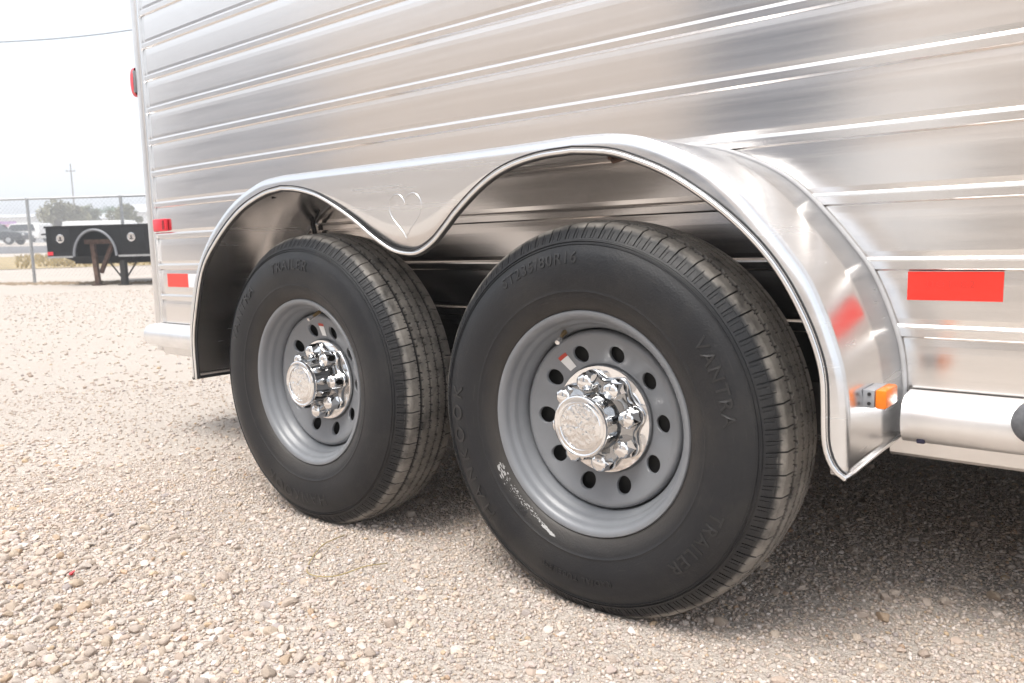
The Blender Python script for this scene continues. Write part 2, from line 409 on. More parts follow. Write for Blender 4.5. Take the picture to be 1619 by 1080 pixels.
cu = bpy.data.curves.new('t', 'FONT'); cu.body = 'DOT-C2'; cu.size = 0.017; cu.extrude = 0.0002; cu.align_x = 'CENTER'; cu.space_character = 1.3
ob = bpy.data.objects.new('t', cu); COL.objects.link(ob); me = bpy.data.meshes.new_from_object(ob.evaluated_get(bpy.context.evaluated_depsgraph_get()))
bpy.data.objects.remove(ob); bpy.data.curves.remove(cu)
me.transform(Matrix.Translation((0.555, W-0.0023, 0.629)) @ Matrix.Rotation(PI/2, 4, 'X')); me.materials.clear(); me.name = 'tape_print'
link_mesh('tape_print', me, plain('dark_red_print', (0.58, 0.03, 0.02), 0.4), T)
# side marker lamp and rear corner lamp
m = MB(); m.box((-2.243, W-0.014, 0.808), (-2.142, W-0.001, 0.856)); o = bevel(m.build('side_marker_lamp', RED_LENS, T), 0.005)
m = MB(); m.box((-2.165, W-0.0155, 0.815), (-2.150, W-0.0135, 0.85)); m.build('lamp_reflector', plain('dark_red_lens', (0.25, 0.01, 0.012), 0.2), o)
yc, zc_ = W+0.008, 1.392
m = MB(); n = 32
def oval(dx, s_): return [(-2.303-dx, yc+s_*0.026*math.copysign(abs(math.cos(g))**0.6, math.cos(g)), zc_+s_*0.056*math.copysign(abs(math.sin(g))**0.7, math.sin(g))) for g in np.linspace(0, 2*PI, n, endpoint=False)]
rings = [oval(-0.004, 1), oval(0.018, 1), oval(0.025, 0.9), oval(0.028, 0.6)]
for a, b in zip(rings, rings[1:]): m.add(a+b, [(i, (i+1) % n, n+(i+1) % n, n+i) for i in range(n)])
m.add(rings[-1], [tuple(range(n))])
lamp = m.build('tail_lamp', RED_LENS, T, smooth=40)
m = MB(); m.box((-2.3055, W-0.0165, 1.350), (-2.2965, W+0.04, 1.434)); bevel(m.build('lamp_bracket', GREY_PLASTIC, lamp), 0.003)

# ---- fender: lip opening traced on the plane FY, top sheet lofted to the wall
OPEN = [(-1.384, .345), (-1.384, .45), (-1.364, .535), (-1.306, .67), (-1.217, .756), (-1.098, .83), (-.983, .868), (-.895, .879),
        (-.827, .872), (-.756, .855), (-.689, .826), (-.625, .791), (-.565, .752), (-.506, .721), (-.459, .7105), (-.419, .712), (-.374, .732), (-.335, .761), (-.292, .796), (-.222, .842), (-.155, .871), (-.078, .886), (.001, .889),
        (.075, .880), (.126, .864), (.186, .838), (.243, .803), (.298, .762), (.35, .713), (.391, .660), (.425, .598), (.445, .547), (.4535, .509), (.456, .466), (.458, .417), (.465, .389), (.476, .372), (.487, .364)]
OUT = [(-1.418, .345), (-1.418, .45), (-1.403, .545), (-1.353, .664), (-1.269, .764), (-1.146, .850), (-1.011, .900), (-.905, .911),
       (-.70, .911), (-.40, .911), (-.15, .912), (.001, .914),
       (.075, .910), (.139, .897), (.21, .868), (.267, .835), (.315, .793), (.357, .746), (.392, .703), (.422, .662), (.446, .613), (.466, .560), (.478, .518), (.485, .465), (.487, .412), (.4885, .366)]
so = spline(OPEN[:8], 50), spline(OPEN[7:23], 90), spline(OPEN[22:], 70)
su = spline(OUT[:8], 50), spline(OUT[7:12], 90), spline(OUT[11:], 70)
op = np.vstack([so[0], so[1][1:], so[2][1:]]); ou = np.vstack([su[0], su[1][1:], su[2][1:]])
NF = len(op)
tg = np.gradient(ou, axis=0); tg /= np.linalg.norm(tg, axis=1)[:, None]
nin = np.stack([tg[:, 1], -tg[:, 0]], 1)                    # inward (to the right of travel)
RO = 0.021
rows = [[(p[0], W-0.0057, p[1]+0.004*0) for p in ou], [(p[0], 0.15, p[1]) for p in ou], [(p[0], FY+RO, p[1]) for p in ou]]
for a in np.linspace(0, PI/2, 8)[1:]:
    rows.append([(p[0]+n_[0]*RO*(1-math.cos(a)), FY+RO-RO*math.sin(a), p[1]+n_[1]*RO*(1-math.cos(a))) for p, n_ in zip(ou, nin)])
edge = np.array([(r[0], r[2]) for r in rows[-1]])
TILT = 0.075*np.maximum(np.hypot(*(edge-op).T)-0.03, 0)      # the skirt between the arches leans in a little
# keep the face's inner edge at the opening, with a small return inwards
for f_ in (0.33, 0.66, 1.0):
    rows.append([(e[0]+(o_[0]-e[0])*f_, FY+tilt*f_, e[1]+(o_[1]-e[1])*f_) for e, o_, tilt in zip(edge, op, TILT)])
SEAL = plain('grey_sealant', (0.42, 0.42, 0.43), 0.5, 0, 0.1, 30)
sheet = MB()
for a, b in zip(rows[:4], rows[1:4]): sheet.strip(a, b)
for a, b in zip(rows[3:], rows[4:]): sheet.strip(a, b)
fen = sheet.build('fender', ALU_FENDER, T, smooth=50)
sol = fen.modifiers.new('thick', 'SOLIDIFY'); sol.thickness = 0.003; sol.offset = 0
# the flat between the wheels is a face of its own grain, 1 mm proud
i0, i1 = 44, 146
to = [Vector((p[0], FY+0.012, p[1])) for p in op]
nb = np.gradient(op, axis=0); nb /= np.linalg.norm(nb, axis=1)[:, None]; nbi = np.stack([nb[:, 1], -nb[:, 0]], 1)
bot_r = [(ou[-1][0]+0.001, y, ou[-1][1]-0.003) for y in np.linspace(0.0, W-0.02, 10)]
bead_pts = [(p[0]+q[0]*0.002, FY-0.001+t_, p[1]+q[1]*0.002) for p, q, t_ in zip(op, nbi, TILT)]+bot_r
m = MB(); m.tube(bead_pts, 0.0045, 10); m.build('fender_bead', ALU_TRIM, fen, smooth=60)
trim_pts = [(p[0]-q[0]*0.0055, FY-0.0022+t_*0.96, p[1]-q[1]*0.0055) for p, q, t_ in zip(op, nbi, TILT)]
m = MB(); m.tube(trim_pts, 0.0017, 6); m.build('fender_trim', BLACK_TRIM, fen, smooth=60)
in_pts = [(p[0]+q[0]*0.005, FY+0.006+t_, p[1]+q[1]*0.005) for p, q, t_ in zip(op, nbi, TILT)]+[(x-0.006, y, z-0.001) for x, y, z in bot_r]
m = MB(); m.tube(in_pts, 0.0042, 8); m.build('fender_edge_rubber', BLACK_TRIM, fen, smooth=60)
bl = [(op[0][0]-0.02, y, 0.345) for y in np.linspace(FY, W-0.02, 8)]
m = MB(); m.tube(bl, 0.005, 8); m.build('fender_edge_rubber', BLACK_TRIM, fen, smooth=60)
m = MB(); m.tube([(p[0]-n_[0]*0.003, W-0.006, p[1]-n_[1]*0.003) for p, n_ in zip(ou, nin)], 0.0055, 8, scale=(1, 1)); m.build('wall_flange', SEAL, fen, smooth=60)
# pressed heart, laid on the skirt's own surface
from mathutils.bvhtree import BVHTree
hb = bmesh.new(); hb.from_mesh(fen.data); skirt_bvh = BVHTree.FromBMesh(hb); hb.free()
h = []
for t in np.linspace(0, 2*PI, 72, endpoint=False):
    hx = 16*math.sin(t)**3; hz = 13*math.cos(t)-5*math.cos(2*t)-2*math.cos(3*t)-math.cos(4*t)
    q_ = (-0.448+hx*0.0032+hz*0.0002, 0.797+hz*0.0034)
    hit = skirt_bvh.ray_cast(Vector((q_[0], -1, q_[1])), Vector((0, 1, 0)))[0]
    h.append((q_[0], (hit.y if hit else FY)-0.0014, q_[1]))
m = MB(); m.tube(h, 0.0012, 6, closed=True, scale=(1, 1)); m.build('pressed_heart', ALU_FENDER, fen, smooth=60)
# brackets and lamp wire under the arches
m = MB(); m.box((0.035, 0.035, 0.872), (0.075, 0.065, 0.888)); m.tube([(0.04, 0.03, 0.880), (0.055, 0.022, 0.866), (0.075, 0.03, 0.872), (0.085, 0.05, 0.884)], 0.004, 6)
m.build('wire_clip', RUST, fen, smooth=40)
for dx in (0, 0.012):
    m = MB(); m.tube([(-1.20+dx, W-0.008, 0.70), (-1.21+dx, W-0.02, 0.80), (-1.17+dx*2, W-0.03, 0.86), (-1.12+dx, 0.15, 0.885), (-1.10, 0.08, 0.87)], 0.004, 6); m.build('lamp_wire', BLACK_TRIM, fen, smooth=40)
# amber clearance lamp on the front of the fender
LX = 0.4895
m = MB(); m.box((LX-0.004, 0.055, 0.455), (LX+0.014, 0.125, 0.4835)); base = bevel(m.build('amber_marker_lamp', GREY_PLASTIC, fen), 0.002)
m = MB(); m.box((LX+0.0145, 0.053, 0.4545), (LX+0.0315, 0.122, 0.485)); bevel(m.build('lens', AMBER, base), 0.004)
for zz in (0.462, 0.477):
    m = MB(); m.lathe([(0.0001, -0.001), (0.0028, -0.001), (0.0028, 0.003)], 12); m.build('screw', BLACK_TRIM, base, (LX+0.006, 0.0545, zz))
m = MB(); m.tube([(0.500, W-0.050, 0.372), (0.512, W-0.056, 0.3665), (0.524, W-0.055, 0.3665)], 0.0018, 6); wv = m.build('lamp_lead', BLACK_TRIM, T, smooth=60)
m = MB(); m.box((0.524, W-0.062, 0.361), (0.537, W-0.048, 0.372)); bevel(m.build('connector', plain('navy_plastic', (0.02, 0.02, 0.06), 0.4), wv), 0.002)
# grey rubber bumper on the rail at the frame's edge
m = MB(); m.lathe([(0.0345, 0.03), (0.0345, 0.012), (0.033, 0.004), (0.028, -0.003), (0.018, -0.008), (0.0005, -0.010)], 40)
m.build('rubber_bumper', plain('grey_rubber', (0.12, 0.125, 0.135), 0.7, 0, 0.25, 90), T, (0.697, W-0.085, 0.420), smooth=40)
m = MB(); m.box((0.682, W-0.074, 0.405), (0.712, W-0.05, 0.435)); m.build('bumper_bracket', GREY_PLASTIC, T)

# ------------------------------------------------------------------ wheels
ZC = 0.375; RT = 0.3895; YM = 0.0915
def side_y(r):
    """outer sidewall: y at radius r (flush with the rim lip at the bead)"""
    P = [(0.219, 0.004), (0.228, -0.004), (0.245, -0.0135), (0.262, -0.0185), (0.285, -0.0225), (0.305, -0.0225), (0.325, -0.0185), (0.345, -0.010), (0.360, 0.000), (0.372, 0.0085), (0.3815, 0.0185)]
    for (a, ya), (b, yb) in zip(P, P[1:]):
        if r <= b: t = (r-a)/(b-a); return ya+(yb-ya)*t
    return P[-1][1]
def tyre_mesh():
    NP = 60                                            # tread pitches
    # profile samples: (r, y, zone) across the tyre, zone: 0 sidewall, 1 shoulder, 2 tread
    pr = []
    rs = spline([(0.219, 0.004), (0.228, -0.004), (0.245, -0.0135), (0.262, -0.0185), (0.285, -0.0225), (0.305, -0.0225), (0.325, -0.0185), (0.343, -0.0105)], 46)
    for r, y in rs:
        b = 0.0
        if 0.255 < r < 0.2585: b = 0.0012
        pr.append((r, y-b, 0))
    for r, y in ((0.344, -0.0100), (0.3447, -0.0116), (0.3462, -0.0110), (0.3470, -0.0085), (0.3495, -0.0070), (0.3502, -0.0090), (0.3517, -0.0080), (0.3525, -0.0052), (0.3555, -0.0030)):
        pr.append((r, y, 0))
    for r, y in ((0.3562, -0.0028), (0.360, 0.0002), (0.364, 0.0032), (0.368, 0.0062), (0.3717, 0.0092), (0.3722, 0.0096), (0.376, 0.0128), (0.379, 0.0158), (0.3815, 0.0192), (0.3832, 0.0225)):
        pr.append((r, y, 1))
    G = [0.0475, 0.0755, 0.1015, 0.1295]; gw = [0.0092, 0.0052, 0.0052, 0.0092]
    ys = [0.026, 0.030, 0.034, 0.038, 0.042]
    for g, w in zip(G, gw):
        ys += [g-w/2-0.0048, g-w/2-0.0040, g-w/2, g-w/2+0.0006, g+w/2-0.0006, g+w/2, g+w/2+0.0040, g+w/2+0.0048]
    for a, b in zip(G, G[1:]): ys.append((a+b)/2)
    ys += [2*YM-t for t in (0.042, 0.038, 0.034, 0.030, 0.026)]
    ys.sort()
    for y in ys: pr.append((RT-0.0062*(abs(y-YM)/0.0655)**2.2, y, 2))
    half = [p for p in pr if p[2] < 2]
    pr += [(r, 2*YM-y, -1-z) for r, y, z in reversed(half) if r > 0.23]
    # angular samples, one pitch
    u = [0.0, 0.026, 0.040, 0.16, 0.30, 0.315, 0.345, 0.36, 0.42, 0.47, 0.485, 0.515, 0.53, 0.60, 0.70, 0.78, 0.795, 0.825, 0.84, 0.90, 0.960, 0.974]
    nu = len(u); NA = nu*NP; m = len(pr)
    V = np.zeros((NA, m, 3)); WN = np.zeros((NA, m))
    def depth(uu, r, y, z):
        y_ = y if z >= 0 else 2*YM-y
        zz = z if z >= 0 else -1-z
        if zz == 0: return 0.0
        if zz == 1:                                     # lugs down the shoulder
            if r < 0.356: return 0.0
            d = 0.0
            if uu < 0.03 or uu > 0.97: d = 0.0040 if r > 0.3717 else 0.0022
            elif 0.48 < uu < 0.52 and r < 0.3765: d = 0.0018
            if 0.3718 < r < 0.3725 and d == 0: d = 0.0008
            if r > 0.3722: pass
            elif (0.31 < uu < 0.35 or 0.79 < uu < 0.83) and r < 0.3716: d = max(d, 0.0011)
            return d
        e = min(y_, 2*YM-y_)
        if e < 0.0300 and (uu < 0.03 or uu > 0.97): return 0.006
        if e < 0.0425 and e >= 0.0300 and (uu < 0.03 or uu > 0.97): return 0.005
        for g, w in zip(G, gw):
            dy = abs(y_-g)
            if dy < w/2-0.0003: return 0.0075
            if dy < w/2+0.0046:                          # short sipes on the groove's edges
                side = 0.5 if (y_ > g) else 0.0
                if abs(((uu-side) % 1.0)-0.5) < 0.02 or ((uu-side) % 1.0) in (0.0,): return 0.007
                if abs(((uu-side) % 1.0)-0.33) < 0.02 or abs(((uu-side) % 1.0)-0.81) < 0.02: return 0.006
        return 0.0
    D = np.zeros((nu, m))
    for a, uu in enumerate(u):
        for k, (r, y, z) in enumerate(pr): D[a, k] = depth(uu, r, y, z)
    r_ = np.array([p[0] for p in pr]); y_ = np.array([p[1] for p in pr]); z_ = np.array([p[2] for p in pr])
    # direction of depth: radial for tread, mostly axial for the shoulder
    dr = np.where(z_ == 2, 1.0, 0.62); dy = np.where(z_ == 2, 0.0, np.where(z_ >= 0, -0.78, 0.78))
    th = (np.arange(NP)[:, None]+np.array(u)[None, :]).ravel()*2*PI/NP
    # the shoulder cuts lean a little with the tread
    lean = np.where((z_ == 2), (np.minimum(y_, 2*YM-y_)-0.022)*0.25, 0.0)
    for p in range(NP):
        for a in range(nu):
            i = p*nu+a; R_ = r_-D[a]*dr; Y_ = y_-D[a]*dy*1.0
            t = th[i]+np.where(np.minimum(y_, 2*YM-y_) < 0.043, lean, 0.0)
            WN[i] = np.where(D[a] > 0.0005, 0.0, 1.0)
            V[i, :, 0] = R_*np.cos(t); V[i, :, 1] = Y_; V[i, :, 2] = R_*np.sin(t)
    # the contact patch: pressed flat, the sidewall spreading slightly
    low = np.clip((-V[:, :, 2]-0.30)/0.075, 0, 1); V[:, :, 1] += np.where(V[:, :, 1] < YM, -1, 1)*0.004*low*np.clip(1-np.abs(np.hypot(V[:, :, 0], V[:, :, 2])-0.33)/0.06, 0, 1)
    V[:, :, 2] = np.maximum(V[:, :, 2], -ZC+0.001)
    idx = np.arange(NA*m).reshape(NA, m); nx = np.roll(idx, -1, axis=0)
    Fc = np.stack([idx[:, :-1], idx[:, 1:], nx[:, 1:], nx[:, :-1]], -1).reshape(-1, 4)
    me = bpy.data.meshes.new('tyre'); nv = NA*m; nf = len(Fc)
    me.vertices.add(nv); me.vertices.foreach_set('co', V.reshape(-1))
    me.loops.add(nf*4); me.loops.foreach_set('vertex_index', Fc.reshape(-1).astype(np.int32))
    me.polygons.add(nf); me.polygons.foreach_set('loop_start', np.arange(0, nf*4, 4, dtype=np.int32))
    me.polygons.foreach_set('loop_total', np.full(nf, 4, dtype=np.int32)) if False else None
    me.update(calc_edges=True); me.validate()
    wa = me.attributes.new('worn', 'FLOAT', 'POINT'); wa.data.foreach_set('value', WN.reshape(-1))
    shade(me, True, 32); me.materials.append(RUBBER); return me
TYRE = tyre_mesh()

def disc_face():
    """the wheel's disc with ten hand holes; local y is depth"""
    ra, rb, rh, hr = 0.1105, 0.1605, 0.1350, 0.0180
    yf = lambda r: 0.0605+(0.1350-r)*0.36
    m = MB(); w = MB(); n = 40
    half = PI/10
    for k in range(10):
        ac = k*2*PI/10
        inner, outer = [], []
        gs = [2*PI*j/n for j in range(n)]
        for cg in (math.atan2(rb-rh, half*rh), PI-math.atan2(rb-rh, half*rh), PI+math.atan2(rh-ra, half*rh), 2*PI-math.atan2(rh-ra, half*rh)):
            gs[min(range(n), key=lambda j: abs(gs[j]-cg))] = cg
        for g in gs:
            cu, cv = math.cos(g), math.sin(g)
            # hole in (arc, radius) coordinates
            inner.append((ac+hr*cu/rh, rh+hr*cv))
            U = half*rh; V1 = rb-rh; V0 = rh-ra
            s = min(U/abs(cu) if abs(cu) > 1e-9 else 9, (V1/cv if cv > 0 else V0/-cv) if abs(cv) > 1e-9 else 9)
            outer.append((ac+s*cu/rh, rh+s*cv))
        P = lambda q, dy=0: (q[1]*math.cos(q[0]), yf(q[1])+dy, q[1]*math.sin(q[0]))
        mid = [((a[0]*0.75+b[0]*0.25), (a[1]*0.75+b[1]*0.25)) for a, b in zip(inner, outer)]
        lip = [(a[0]+(ac-a[0])*0.07, a[1]+(rh-a[1])*0.07) for a in inner]
        ringsv = [[P(q) for q in outer], [P(q) for q in mid], [P(q, 0.0003) for q in inner], [P(q, 0.0018) for q in lip], [P(q, 0.007) for q in lip]]
        for A, B, q in zip(ringsv, ringsv[1:], (m, m, w, w)):
            q.add(A+B, [(i, (i+1) % n, n+(i+1) % n, n+i) for i in range(n)])
    return m, w, yf
def rim_object(parent, rot):
    dm, m, yf = disc_face()
    # disc's outer roll and the barrel, up to the lip
    lo = [(0.1605, yf(0.1605)), (0.165, 0.0500), (0.1695, 0.0492), (0.1738, 0.0505), (0.1768, 0.0540), (0.1782, 0.060), (0.1787, 0.075)]
    m.lathe(lo, 200)
    inn = [(0.1105, yf(0.1105)), (0.109, 0.0705), (0.1065, 0.0725), (0.060, 0.0735)]
    m.lathe(inn, 200)
    brl = [(0.1805, 0.170), (0.1805, 0.075), (0.1812, 0.062), (0.1835, 0.050), (0.188, 0.0405), (0.1912, 0.036), (0.1925, 0.0325), (0.1935, 0.0275), (0.1955, 0.0235), (0.199, 0.0195), (0.2012, 0.0165), (0.2025, 0.012), (0.2045, 0.006), (0.2085, 0.0015), (0.2140, -0.0012), (0.2185, -0.0010), (0.2203, 0.0012), (0.2205, 0.005), (0.2190, 0.012), (0.2150, 0.03)]
    m.lathe(brl, 200)
    d = dm.build('wheel_disc', RIM, parent, smooth=180, fix='merge'); d.rotation_euler = (0, -math.radians(rot), 0)
    o = m.build('rim', RIM, parent, smooth=38); o.rotation_euler = (0, -math.radians(rot), 0)
    return o
def text_arc(txt, r0, a0, size, parent, name='sidewall_lettering', spacing=1.0, rise=0.0011, mat=None):
    cu = bpy.data.curves.new('t', 'FONT'); cu.body = txt; cu.size = size; cu.extrude = 0.0007; cu.align_x = 'CENTER'; cu.space_character = spacing; cu.offset = 0.0002
    ob = bpy.data.objects.new('t', cu); COL.objects.link(ob)
    dg = bpy.context.evaluated_depsgraph_get(); me = bpy.data.meshes.new_from_object(ob.evaluated_get(dg))
    bpy.data.objects.remove(ob); bpy.data.curves.remove(cu)
    for v in me.vertices:
        x, y, z = v.co; r = r0+y; a = math.radians(a0)-x/r0
        v.co = (r*math.cos(a), side_y(r)-rise-0.0003-z, r*math.sin(a))
    me.materials.clear(); me.name = name
    return tag(link_mesh(name, me, mat or LETTER, parent), kind='stuff' if size < 0.02 else None)
LETTER = plain('moulded_rubber_lettering', (0.020, 0.020, 0.021), 0.42, 0, 0.25, 40)

HUB = {}
def cap_mat():
    q = NT('embossed_chrome'); q.set(Base_Color=(0.88, 0.88, 0.88), Metallic=1.0, Roughness=0.07)
    tc = q.n('TexCoord'); sp = q.n('SeparateXYZ'); q.l(tc.outputs['Object'], sp.inputs[0]); x, y, z = sp.outputs
    r = q.math('SQRT', q.math('ADD', q.math('MULTIPLY', x, x), q.math('MULTIPLY', z, z)))
    ang = q.math('ARCTAN2', z, x); ray = q.math('SINE', q.math('MULTIPLY', ang, 4.0))
    nz = q.noise(tc.outputs['Object'], 95, 3, 0.6)
    vo = q.n('TexVoronoi', feature='SMOOTH_F1'); vo.inputs['Scale'].default_value = 120; q.l(tc.outputs['Object'], vo.inputs['Vector'])
    inn = q.ramp(r, [(0.0, (1, 1, 1)), (0.041, (1, 1, 1)), (0.0445, (0, 0, 0)), (1, (0, 0, 0))])
    h = q.math('ADD', q.math('MULTIPLY', vo.outputs['Distance'], 1.4), q.math('MULTIPLY', nz, 1.2))
    h = q.math('ADD', h, q.math('MULTIPLY', ray, 0.25)); q.bump(q.math('MULTIPLY', h, inn), 0.0016); return q.m
CAP_CHROME = cap_mat()
HUB_GREY = plain('darkened_hub_chrome', (0.42, 0.425, 0.43), 0.08, 1.0, 0.08, 30)  # chrome darkened in its base colour to stand in for dark reflections
def hub_parts(parent, rot):
    """chrome cover, centre cap and eight nut covers, made once and copied"""
    c, s = math.cos, math.sin
    if not HUB:
        m = MB(); m.lathe([(0.1070, 0.0685), (0.1070, 0.0610), (0.1058, 0.0595), (0.096, 0.0590), (0.050, 0.058)], 128)
        HUB['cover'] = m.build('hub_cover', CHROME, parent, smooth=30)
        m = MB()
        n = 192
        def ring(r0, amp, y): return [((r0+amp*c(8*g))*c(g), y, (r0+amp*c(8*g))*s(g)) for g in np.linspace(0, 2*PI, n, endpoint=False)]
        rg = [ring(.0945, .0070, .0595), ring(.0938, .0072, .0540), ring(.0925, .0075, .0515), ring(.0900, .0075, .0505), ring(.0880, .0075, .0480), ring(.0865, .0070, .0465), ring(.070, .001, .0450), ring(.0570, 0, .0400), ring(.0550, 0, .036), ring(.0550, 0, -.008)]
        for A, B in zip(rg, rg[1:]): m.add(A+B, [(i, (i+1) % n, n+(i+1) % n, n+i) for i in range(n)])
        HUB['body'] = m.build('hub_body', HUB_GREY, parent, smooth=30)
        m = MB(); m.lathe([(0.0550, -0.005), (0.0585, -0.007), (0.0600, -0.010), (0.0602, -0.0150), (0.0592, -0.0180), (0.0568, -0.0192), (0.0545, -0.0185), (0.0532, -0.0172), (0.050, -0.0178), (0.020, -0.0198), (0.0003, -0.0202)], 96)
        # raised ring and four-armed ornament on the cap
        m.tube([(0.046*c(g), -0.0186, 0.046*s(g)) for g in np.linspace(0, 2*PI, 64, endpoint=False)], 0.0014, 6, closed=True)
        HUB['cap'] = m.build('centre_cap', CAP_CHROME, parent, smooth=35)
        m = MB(); m.lathe([(0.0212, 0.0490), (0.0212, 0.0350), (0.0197, 0.0330)], 40)
        # hexagonal skirt turning into a domed top
        n = 48
        def hexr(r, k_): return [((r*(1-k_*(1-c(PI/6)/c(((g+PI/6) % (PI/3))-PI/6))))*c(g), r*s(g)*(1-k_*(1-c(PI/6)/c(((g+PI/6) % (PI/3))-PI/6)))) for g in np.linspace(0, 2*PI, n, endpoint=False)]
        rg = [(0.0196, 1.0, 0.036), (0.0190, 1.0, 0.014), (0.0184, 0.7, 0.0100), (0.0172, 0.25, 0.0068), (0.0142, 0.0, 0.0034), (0.0096, 0, 0.0012), (0.0045, 0, 0.0002), (0.0004, 0, 0.0000)]
        L = [[(x, y, z) for x, z in hexr(r, k_)] for r, k_, y in rg]
        for A, B in zip(L, L[1:]): m.add(A+B, [(i, (i+1) % n, n+(i+1) % n, n+i) for i in range(n)])
        HUB['nut'] = m.build('nut_cover', CHROME, parent, smooth=28)
    objs = []
    def place(key, loc=(0, 0, 0), rz=0):
        src = HUB[key]
        o = src if src.parent is parent and not src.get('_used') else src.copy()
        if o is not src: COL.objects.link(o)
        src['_used'] = True
        o.parent = parent; o.location = loc; o.rotation_euler = (0, -rz, 0)
    place('cover', rz=math.radians(rot)); place('body', rz=math.radians(rot)); place('cap', rz=math.radians(rot))
    for k in range(8):
        a = math.radians(rot)+k*PI/4; place('nut', (0.0795*c(a), 0.0145, 0.0795*s(a)), a+0.3*k)
STICK_W = plain('white_sticker', (0.75, 0.75, 0.74), 0.5); STICK_R = plain('red_sticker_band', (0.45, 0.05, 0.03), 0.5)
VALVE = plain('brass_valve', (0.45, 0.33, 0.18), 0.35, 0.9)
def polar_quad(parent, name, mat, a0, a1, r0, r1, y):
    m = MB(); n = 8; yd = lambda r: 0.0605+(0.1350-r)*0.36-0.0012
    A = [(r0*math.cos(a), yd(r0), r0*math.sin(a)) for a in np.linspace(math.radians(a0), math.radians(a1), n)]
    B = [(r1*math.cos(a), yd(r1), r1*math.sin(a)) for a in np.linspace(math.radians(a0), math.radians(a1), n)]
    m.strip(A, B); m.strip([(x, y_+0.0006, z) for x, y_, z in A], [(x, y_+0.0006, z) for x, y_, z in B]); return m.build(name, mat, parent)
def wheel(x, hole_rot, nut_rot, valve_a, stick, texts, label):
    w = empty('wheel', (x, 0, ZC), T); w['label'] = label
    link_mesh('tyre', TYRE, None, w)
    rim_object(w, hole_rot)
    m = MB(); m.lathe([(0.1795, 0.088), (0.150, 0.086), (0.05, 0.086)], 64); m.lathe([(0.1795, 0.088), (0.1795, 0.19), (0.05, 0.19)], 64); m.build('brake_drum', DARK_METAL, w, smooth=40)
    hub_parts(w, nut_rot)
    a = math.radians(valve_a); c, s = math.cos(a), math.sin(a)
    m = MB(); m.tube([(0.186*c, 0.041, 0.186*s), (0.181*c, 0.030, 0.181*s), (0.1745*c, 0.018, 0.1745*s)], [0.0055, 0.0042, 0.0036], 12)
    v = m.build('valve_stem', VALVE, w, smooth=40)
    m = MB(); m.tube([(0.1746*c, 0.0182, 0.1746*s), (0.168*c, 0.005, 0.168*s)], [0.0052, 0.0048], 12); m.build('valve_cap', CHROME, w, smooth=40)
    a0, a1, r0, r1 = stick; mid = r0+(r1-r0)*0.78
    polar_quad(w, 'sticker', STICK_W, a0, a1, r0, mid, 0.0552); polar_quad(w, 'sticker_band', STICK_R, a0, a1, mid+0.0002, r1, 0.0552)
    for t, r_, a_, sz, sp in texts: text_arc(t, r_, a_, sz, w, spacing=sp)
    return w
wn = wheel(0, 3.0, 11.5, 113, (122.5, 131, 0.118, 0.152),
      [('HANKOOK', 0.300, 198, 0.042, 1.55), ('ST235/80R16', 0.311, 107, 0.030, 1.15), ('VANTRA', 0.294, 22, 0.034, 1.2), ('TRAILER', 0.294, -36, 0.034, 1.2), ('RADIAL TUBELESS', 0.296, -92, 0.016, 1.3), ('DOT', 0.240, 232, 0.012, 1.1)],
      'front wheel with white chalky scuff on its tyre')
wr = wheel(AX, -2.0, 4.5, 83, (84, 92, 0.118, 0.152),
      [('VANTRA', 0.296, 144, 0.041, 1.2), ('TRAILER', 0.298, 93, 0.037, 1.15), ('HANKOOK', 0.293, -97, 0.042, 1.25)],
      'rear wheel with clean tyre')
# chalky scuff by the front rim
m = MB()
for i in range(190):
    t = random.random(); a = math.radians(207+t*46); u = abs(t-0.5)*2
    r = 0.2265+0.014*(1-t)*random.random()+0.008*random.random()
    if t > 0.75: r = 0.232+0.016*(t-0.75)*2+random.random()*0.004
    n = random.randint(5, 7); sz = random.uniform(0.00025, 0.0012)*(1.4 if u > 0.7 else 0.7); el = random.uniform(1.5, 5.5)
    pts = []
    for k in range(n):
        g = 2*PI*k/n; q = sz*random.uniform(0.5, 1.2)
        aa = a+q*el*math.cos(g)/r; rr_ = r+q*math.sin(g)
        pts.append((rr_*math.cos(aa), side_y(rr_)-0.0012, rr_*math.sin(aa)))
    m.add(pts, [tuple(range(n))])
m.build('chalk_scuff', plain('chalk', (0.36, 0.36, 0.355), 0.9), wn, fix=False)
# axles and springs
for x in (0, AX):
    m = MB(); m.tube([(x, 0.19, 0.36), (x, 2.5, 0.36)], 0.045, 16); m.build('axle', DARK_METAL, T, smooth=40)

# far-side wheels, seen beneath the floor
for x in (0, AX):
    far = MB(); far.lathe([(0.22, 0), (0.30, -0.015), (0.365, 0.01), (0.385, 0.03), (0.385, 0.16), (0.3, 0.2), (0.05, 0.2)], 48, cap0=True)
    far.build('tyre', BLACK_TRIM, T, (x, 2.30, 0.385), smooth=40)

